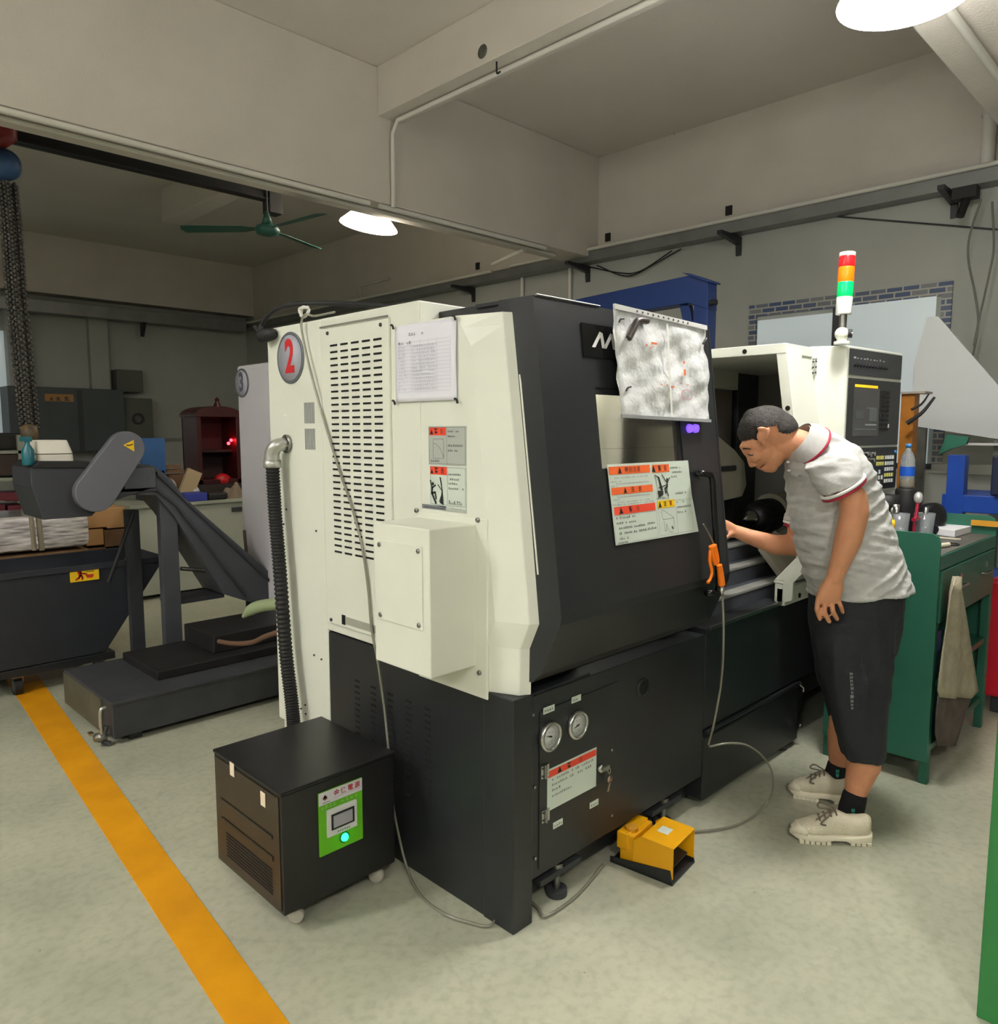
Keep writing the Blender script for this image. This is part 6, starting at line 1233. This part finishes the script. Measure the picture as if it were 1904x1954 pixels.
# hair: cap clamped along the hairline
h = MB(); hm = M('black_hair', (24, 21, 20), .6, nz=.3, nscale=70, rgb2=(52, 46, 42), bump=.6, bscale=260)
E(h, 1459, 817, 2.92, .101, .086, .079, -12); E(h, 1480, 821, 2.92, .084, .074, .077); E(h, 1433, 822, 2.92, .049, .056, .060, 20); E(h, 1440, 800, 2.92, .045, .042, .050, 20); E(h, 1496, 826, 2.92, .042, .032, .064)
line = [(1380, 838), (1414, 842), (1428, 838), (1436, 843), (1443, 848), (1445, 817), (1468, 813), (1472, 826), (1490, 829), (1506, 823), (1530, 812)]
inv = R3.inverted(); sc_ = 2.92
def hz(xl):
    L = [((R3.inverted() @ PD(a, c, 2.92)).x, PD(a, c, 2.92).z) for a, c in line]
    for (xa, za), (xb_, zb2) in zip(L, L[1:]):
        if xa <= xl <= xb_: return za+(zb2-za)*(xl-xa)/(xb_-xa)
    return L[0][1] if xl < L[0][0] else L[-1][1]
hair = remeshed('hair', h, hm, man, .0040, 1, disp=.003, dscale=.010)
import bmesh
bm = bmesh.new(); bm.from_mesh(hair.data); dele = []
for v in bm.verts:
    wv_ = W[man.name] @ v.co; l = R3.inverted() @ wv_
    if wv_.z < hz(l.x)+random.uniform(-.002, .002): dele.append(v)
bmesh.ops.delete(bm, geom=dele, context='VERTS'); bm.to_mesh(hair.data); bm.free()
# polo shirt
sh = MB(); shm = M('grey_marl_knit', (198, 198, 196), .85, nz=.10, nscale=40, bump=.25, bscale=300)
def fb(f, bk_, d, hd, k=1.0):     # section from its front point to its back point
    f, bk_ = PD(*f, d), PD(*bk_, d); return ((f+bk_)/2, (bk_-f)/2*k, R3 @ Vector((0, hd, 0)))
sh.loft([fb((1508, 880), (1560, 816), 2.90, .085), fb((1507, 888), (1588, 826), 2.90, .125), fb((1507, 905), (1618, 844), 2.90, .168), fb((1511, 940), (1648, 884), 2.89, .185), fb((1515, 985), (1674, 945), 2.88, .170), fb((1522, 1030), (1692, 1005), 2.875, .168),
         fb((1534, 1078), (1708, 1055), 2.87, .172), fb((1545, 1112), (1719, 1090), 2.87, .178), fb((1550, 1136), (1727, 1117), 2.87, .182)], shm, n=40)
sh.loft([fb((1540, 880), (1606, 842), 2.80, .05), fb((1538, 895), (1624, 858), 2.74, .070), fb((1556, 925), (1636, 884), 2.70, .072), fb((1573, 950), (1644, 906), 2.68, .070)], shm, n=32)
sh.loft([fb((1508, 880), (1565, 870), 3.00, .06), fb((1512, 930), (1560, 930), 3.05, .068), fb((1504, 972), (1552, 972), 3.07, .066), fb((1499, 1001), (1550, 1001), 3.08, .062)], shm, n=32)
E(sh, 1583, 883, 2.785, .072, .062, .073, 40, shm); E(sh, 1590, 892, 2.74, .066, .066, .068, 40, shm)
shirt = remeshed('polo_shirt', sh, shm, man, .0055, 3, disp=.010, dscale=.07)
from mathutils import noise
def folds(o, amp, su, sv, slope, off=0, zlim=None):
    me = o.data; nr = [v.normal.copy() for v in me.vertices]
    for v, n_ in zip(me.vertices, nr):
        l = R3.inverted() @ (W[man.name] @ v.co); a = l.x*cos(slope)+l.z*sin(slope); c = -l.x*sin(slope)+l.z*cos(slope)
        f = noise.noise(Vector((a*su+off, c*sv, l.y*su*.8))); f = 1-abs(f)*2.2; v.co += n_*amp*(f-.35)
folds(shirt, .007, 5, 22, radians(28)); folds(shirt, .004, 7, 34, radians(-8), 5)
red = M('crimson_trim', (176, 30, 62), .7); wht = M('white_trim', (232, 232, 230), .8)
def ring(name, sec, mat, th, k=1.04, parent=shirt, w0=.0):
    c, u, v = sec; n_ = u.cross(v).normalized(); m = MB(); P = [c+u*k*cos(2*pi*i/36)+v*k*sin(2*pi*i/36) for i in range(37)]
    m.tube(P, th, mat, n=8, sub=0); return m.obj(name, parent)
ring('sleeve_edge', fb((1573, 950), (1644, 906), 2.68, .070), wht, .006); ring('sleeve_piping', fb((1575, 956), (1646, 912), 2.68, .070), red, .0045, 1.03)
ring('sleeve_edge', fb((1499, 996), (1550, 996), 3.08, .062), wht, .005); ring('sleeve_piping', fb((1499, 1002), (1550, 1002), 3.08, .062), red, .004, 1.03)
cl_ = MB(); s0 = fb((1500, 866), (1541, 808), 2.91, .078); s1 = fb((1502, 876), (1556, 808), 2.905, .112); s2 = fb((1514, 888), (1566, 817), 2.90, .158)
cl_.loft([s0, s1, s2], shm, n=36, cap=False).loft([fb((1502, 866), (1539, 811), 2.91, .072), fb((1516, 886), (1562, 822), 2.90, .142)], shm, n=36, cap=False); cl_.obj('collar', shirt)
ring('collar_piping', s2, red, .0045, 1.015)
m = MB(); m.slab([PD(1523, 906, 2.70), PD(1531, 906, 2.70), PD(1531, 911, 2.70), PD(1523, 911, 2.70)], R3 @ Vector((0, .004, 0)), inkg); m.obj('chest_mark', shirt)
for (px, py) in ((1503, 882), (1505, 898)): MB().ell(PD(px, py, 2.88), (.007, .007, .005), wht, None, 10, 8).obj('button', shirt)
# shorts
st = MB(); stm = M('black_sport_fabric', (34, 36, 42), .75, nz=.1, nscale=8, bump=.2, bscale=120)
st.loft([fb((1556, 1105), (1716, 1100), 2.87, .165), fb((1552, 1160), (1712, 1150), 2.87, .175), fb((1553, 1200), (1706, 1195), 2.87, .170), fb((1556, 1235), (1698, 1230), 2.87, .158), fb((1574, 1300), (1684, 1295), 2.87, .12), fb((1590, 1340), (1670, 1335), 2.86, .09)], stm, n=40)
st.loft([fb((1558, 1180), (1708, 1175), 2.80, .10), fb((1560, 1240), (1702, 1235), 2.79, .098), fb((1577, 1310), (1694, 1305), 2.775, .09), fb((1593, 1375), (1687, 1370), 2.765, .082), fb((1606, 1425), (1684, 1422), 2.76, .080), fb((1612, 1446), (1682, 1443), 2.76, .076)], stm, n=36)
st.loft([fb((1552, 1180), (1690, 1175), 2.94, .10), fb((1554, 1240), (1670, 1240), 2.96, .09), fb((1564, 1300), (1655, 1300), 2.97, .085), fb((1578, 1345), (1650, 1348), 2.98, .08), fb((1587, 1372), (1646, 1380), 2.98, .075)], stm, n=36)
shorts = remeshed('shorts', st, stm, man, .0055, 3, disp=.010, dscale=.07)
m = MB(); gt = M('grey_print', (150, 156, 158), .6)
c = PD(1626, 1325, 2.665); uu = (PD(1629, 1362, 2.665)-PD(1623, 1284, 2.665)).normalized(); vv = R3 @ Vector((1, 0, 0))
m2 = MB(); dashes(m2, PD(1621, 1283, 2.668), uu, vv, 0, [(0, 0, .085), (.085, -.004, .06)], gt, .012, .25, 61)
for i, v_ in enumerate(m2.v): pass
m2.obj('leg_print', shorts)
folds(shorts, .006, 16, 3.5, radians(6), 3)
# socks and shoes
sk = M('black_sock', (24, 24, 27), .9, bump=.3, bscale=300); tl = M('teal_logo', (64, 176, 160), .7)
def sock(pts, logo, d):
    m = MB(); limb(m, pts, sk, 20); o = remeshed('sock', m, sk, man, .005, 2)
    q = MB(); x, y = logo
    for (a, b_, c_, e_) in ((-3, -7, -1, -1), (1, -7, 3, -1), (-3, -4, 3, -2.5), (-3, 1, 3, 2.5), (-3, 4, 3, 5.5), (-1, 1, 1, 8)): q.slab([PD(x+a, y+b_, d), PD(x+c_, y+b_, d), PD(x+c_, y+e_, d), PD(x+a, y+e_, d)], R3 @ Vector((0, .003, 0)), tl)
    q.obj('logo', o)
sock([(1630, 1521, 2.745, .044), (1624, 1545, 2.745, .046), (1622, 1570, 2.745, .048)], (1628, 1551), 2.695)
sock([(1599, 1461, 2.99, .042), (1594, 1480, 2.99, .044), (1593, 1502, 2.99, .046)], (1598, 1476), 2.942)
cvs = M('cream_canvas', (234, 224, 200), .8, nz=.08, nscale=20, bump=.3, bscale=200); sole_m = M('cream_rubber', (242, 234, 212), .55); lace = M('taupe_lace', (120, 110, 96), .9)
def shoe(toe, heel, yaw_=0, lab=None):     # toe and heel points on the floor
    ln = (heel-toe).length; ex = (heel-toe).normalized(); ey = Vector((-ex.y, ex.x, 0)); o = toe
    X = Matrix((ex.to_4d(), ey.to_4d(), (0, 0, 1, 0), (0, 0, 0, 1))).transposed(); X = Matrix.Translation(o) @ Matrix(((ex.x, ey.x, 0, 0), (ex.y, ey.y, 0, 0), (0, 0, 1, 0), (0, 0, 0, 1)))
    up = MB(X); S = [(.012, .020, .030, .050), (.035, .036, .022, .062), (.075, .046, .022, .072), (.115, .047, .022, .088), (.145, .042, .022, .106), (.175, .038, .022, .112), (.215, .036, .022, .096), (.255, .036, .022, .098), (.285, .030, .022, .104), (.297, .018, .026, .098)]
    k = ln/.305
    up.loft([((x*k, 0, (z0+z1)/2), (0, hw, 0), (0, 0, (z1-z0)/2)) for x, hw, z0, z1 in S], cvs, n=28, p=2.5)
    top = remeshed('shoe', up, cvs, man, .004, 2)
    so_ = MB(X); prof = [(.0, .004, .016, .034), (.02, .030, .006, .040), (.06, .047, .004, .036), (.11, .050, .004, .034), (.155, .042, .010, .034), (.20, .040, .010, .034), (.215, .042, .004, .036), (.26, .041, .004, .040), (.295, .034, .004, .042), (.305, .012, .010, .040)]
    so_.loft([((x*k, 0, (z0+z1)/2), (0, hw, 0), (0, 0, (z1-z0)/2)) for x, hw, z0, z1 in prof], sole_m, n=28, p=4)
    for x in [.035, .055, .075, .095, .115, .135, .225, .245, .265, .285]:
        hw = .047 if x < .15 else .040; so_.box(x*k-.0075, x*k+.0075, -hw, hw, 0, .012, sole_m)
    so_.obj('sole', top, .002)
    tp = MB(X).loft([((.006*k, 0, .032), (0, .020, 0), (0, 0, .012)), ((.03*k, 0, .040), (0, .041, 0), (0, 0, .020)), ((.055*k, 0, .040), (0, .049, 0), (0, 0, .022))], sole_m, n=24); tp.obj('toe_cap', top)
    la = MB(X)
    for i in range(4): x = .105+i*.020; z = .086+i*.009; la.tube([(x*k, -.026, z-.006), (x*k, 0, z+.007), ((x+.006)*k, .026, z-.006)], .0032, lace, n=6)
    la.tube([(.16*k, -.005, .122), (.13*k, -.045, .112), (.10*k, -.052, .085), (.12*k, -.045, .075)], .003, lace, n=6).tube([(.16*k, .0, .122), (.12*k, .03, .125), (.10*k, -.01, .125), (.15*k, -.01, .12)], .003, lace, n=6).tube([(.165*k, 0, .12), (.13*k, -.03, .118), (.085*k, -.04, .092)], .0028, lace, n=6)
    la.obj('laces', top)
shoe(PZ(1506, 1596), PZ(1662, 1606)); shoe(PZ(1503, 1512), PZ(1628, 1532))
# the small bright part he holds
p = PD(1382, 1016, 3.07)
tag(MB().lathe([(.010, -.012), (.013, -.010), (.013, .010), (.010, .012)], p, steel, axis=R3 @ Vector((.3, -1, 0)), n=18).obj('metal_part'), 'small shiny metal part held in his right hand', 'part')
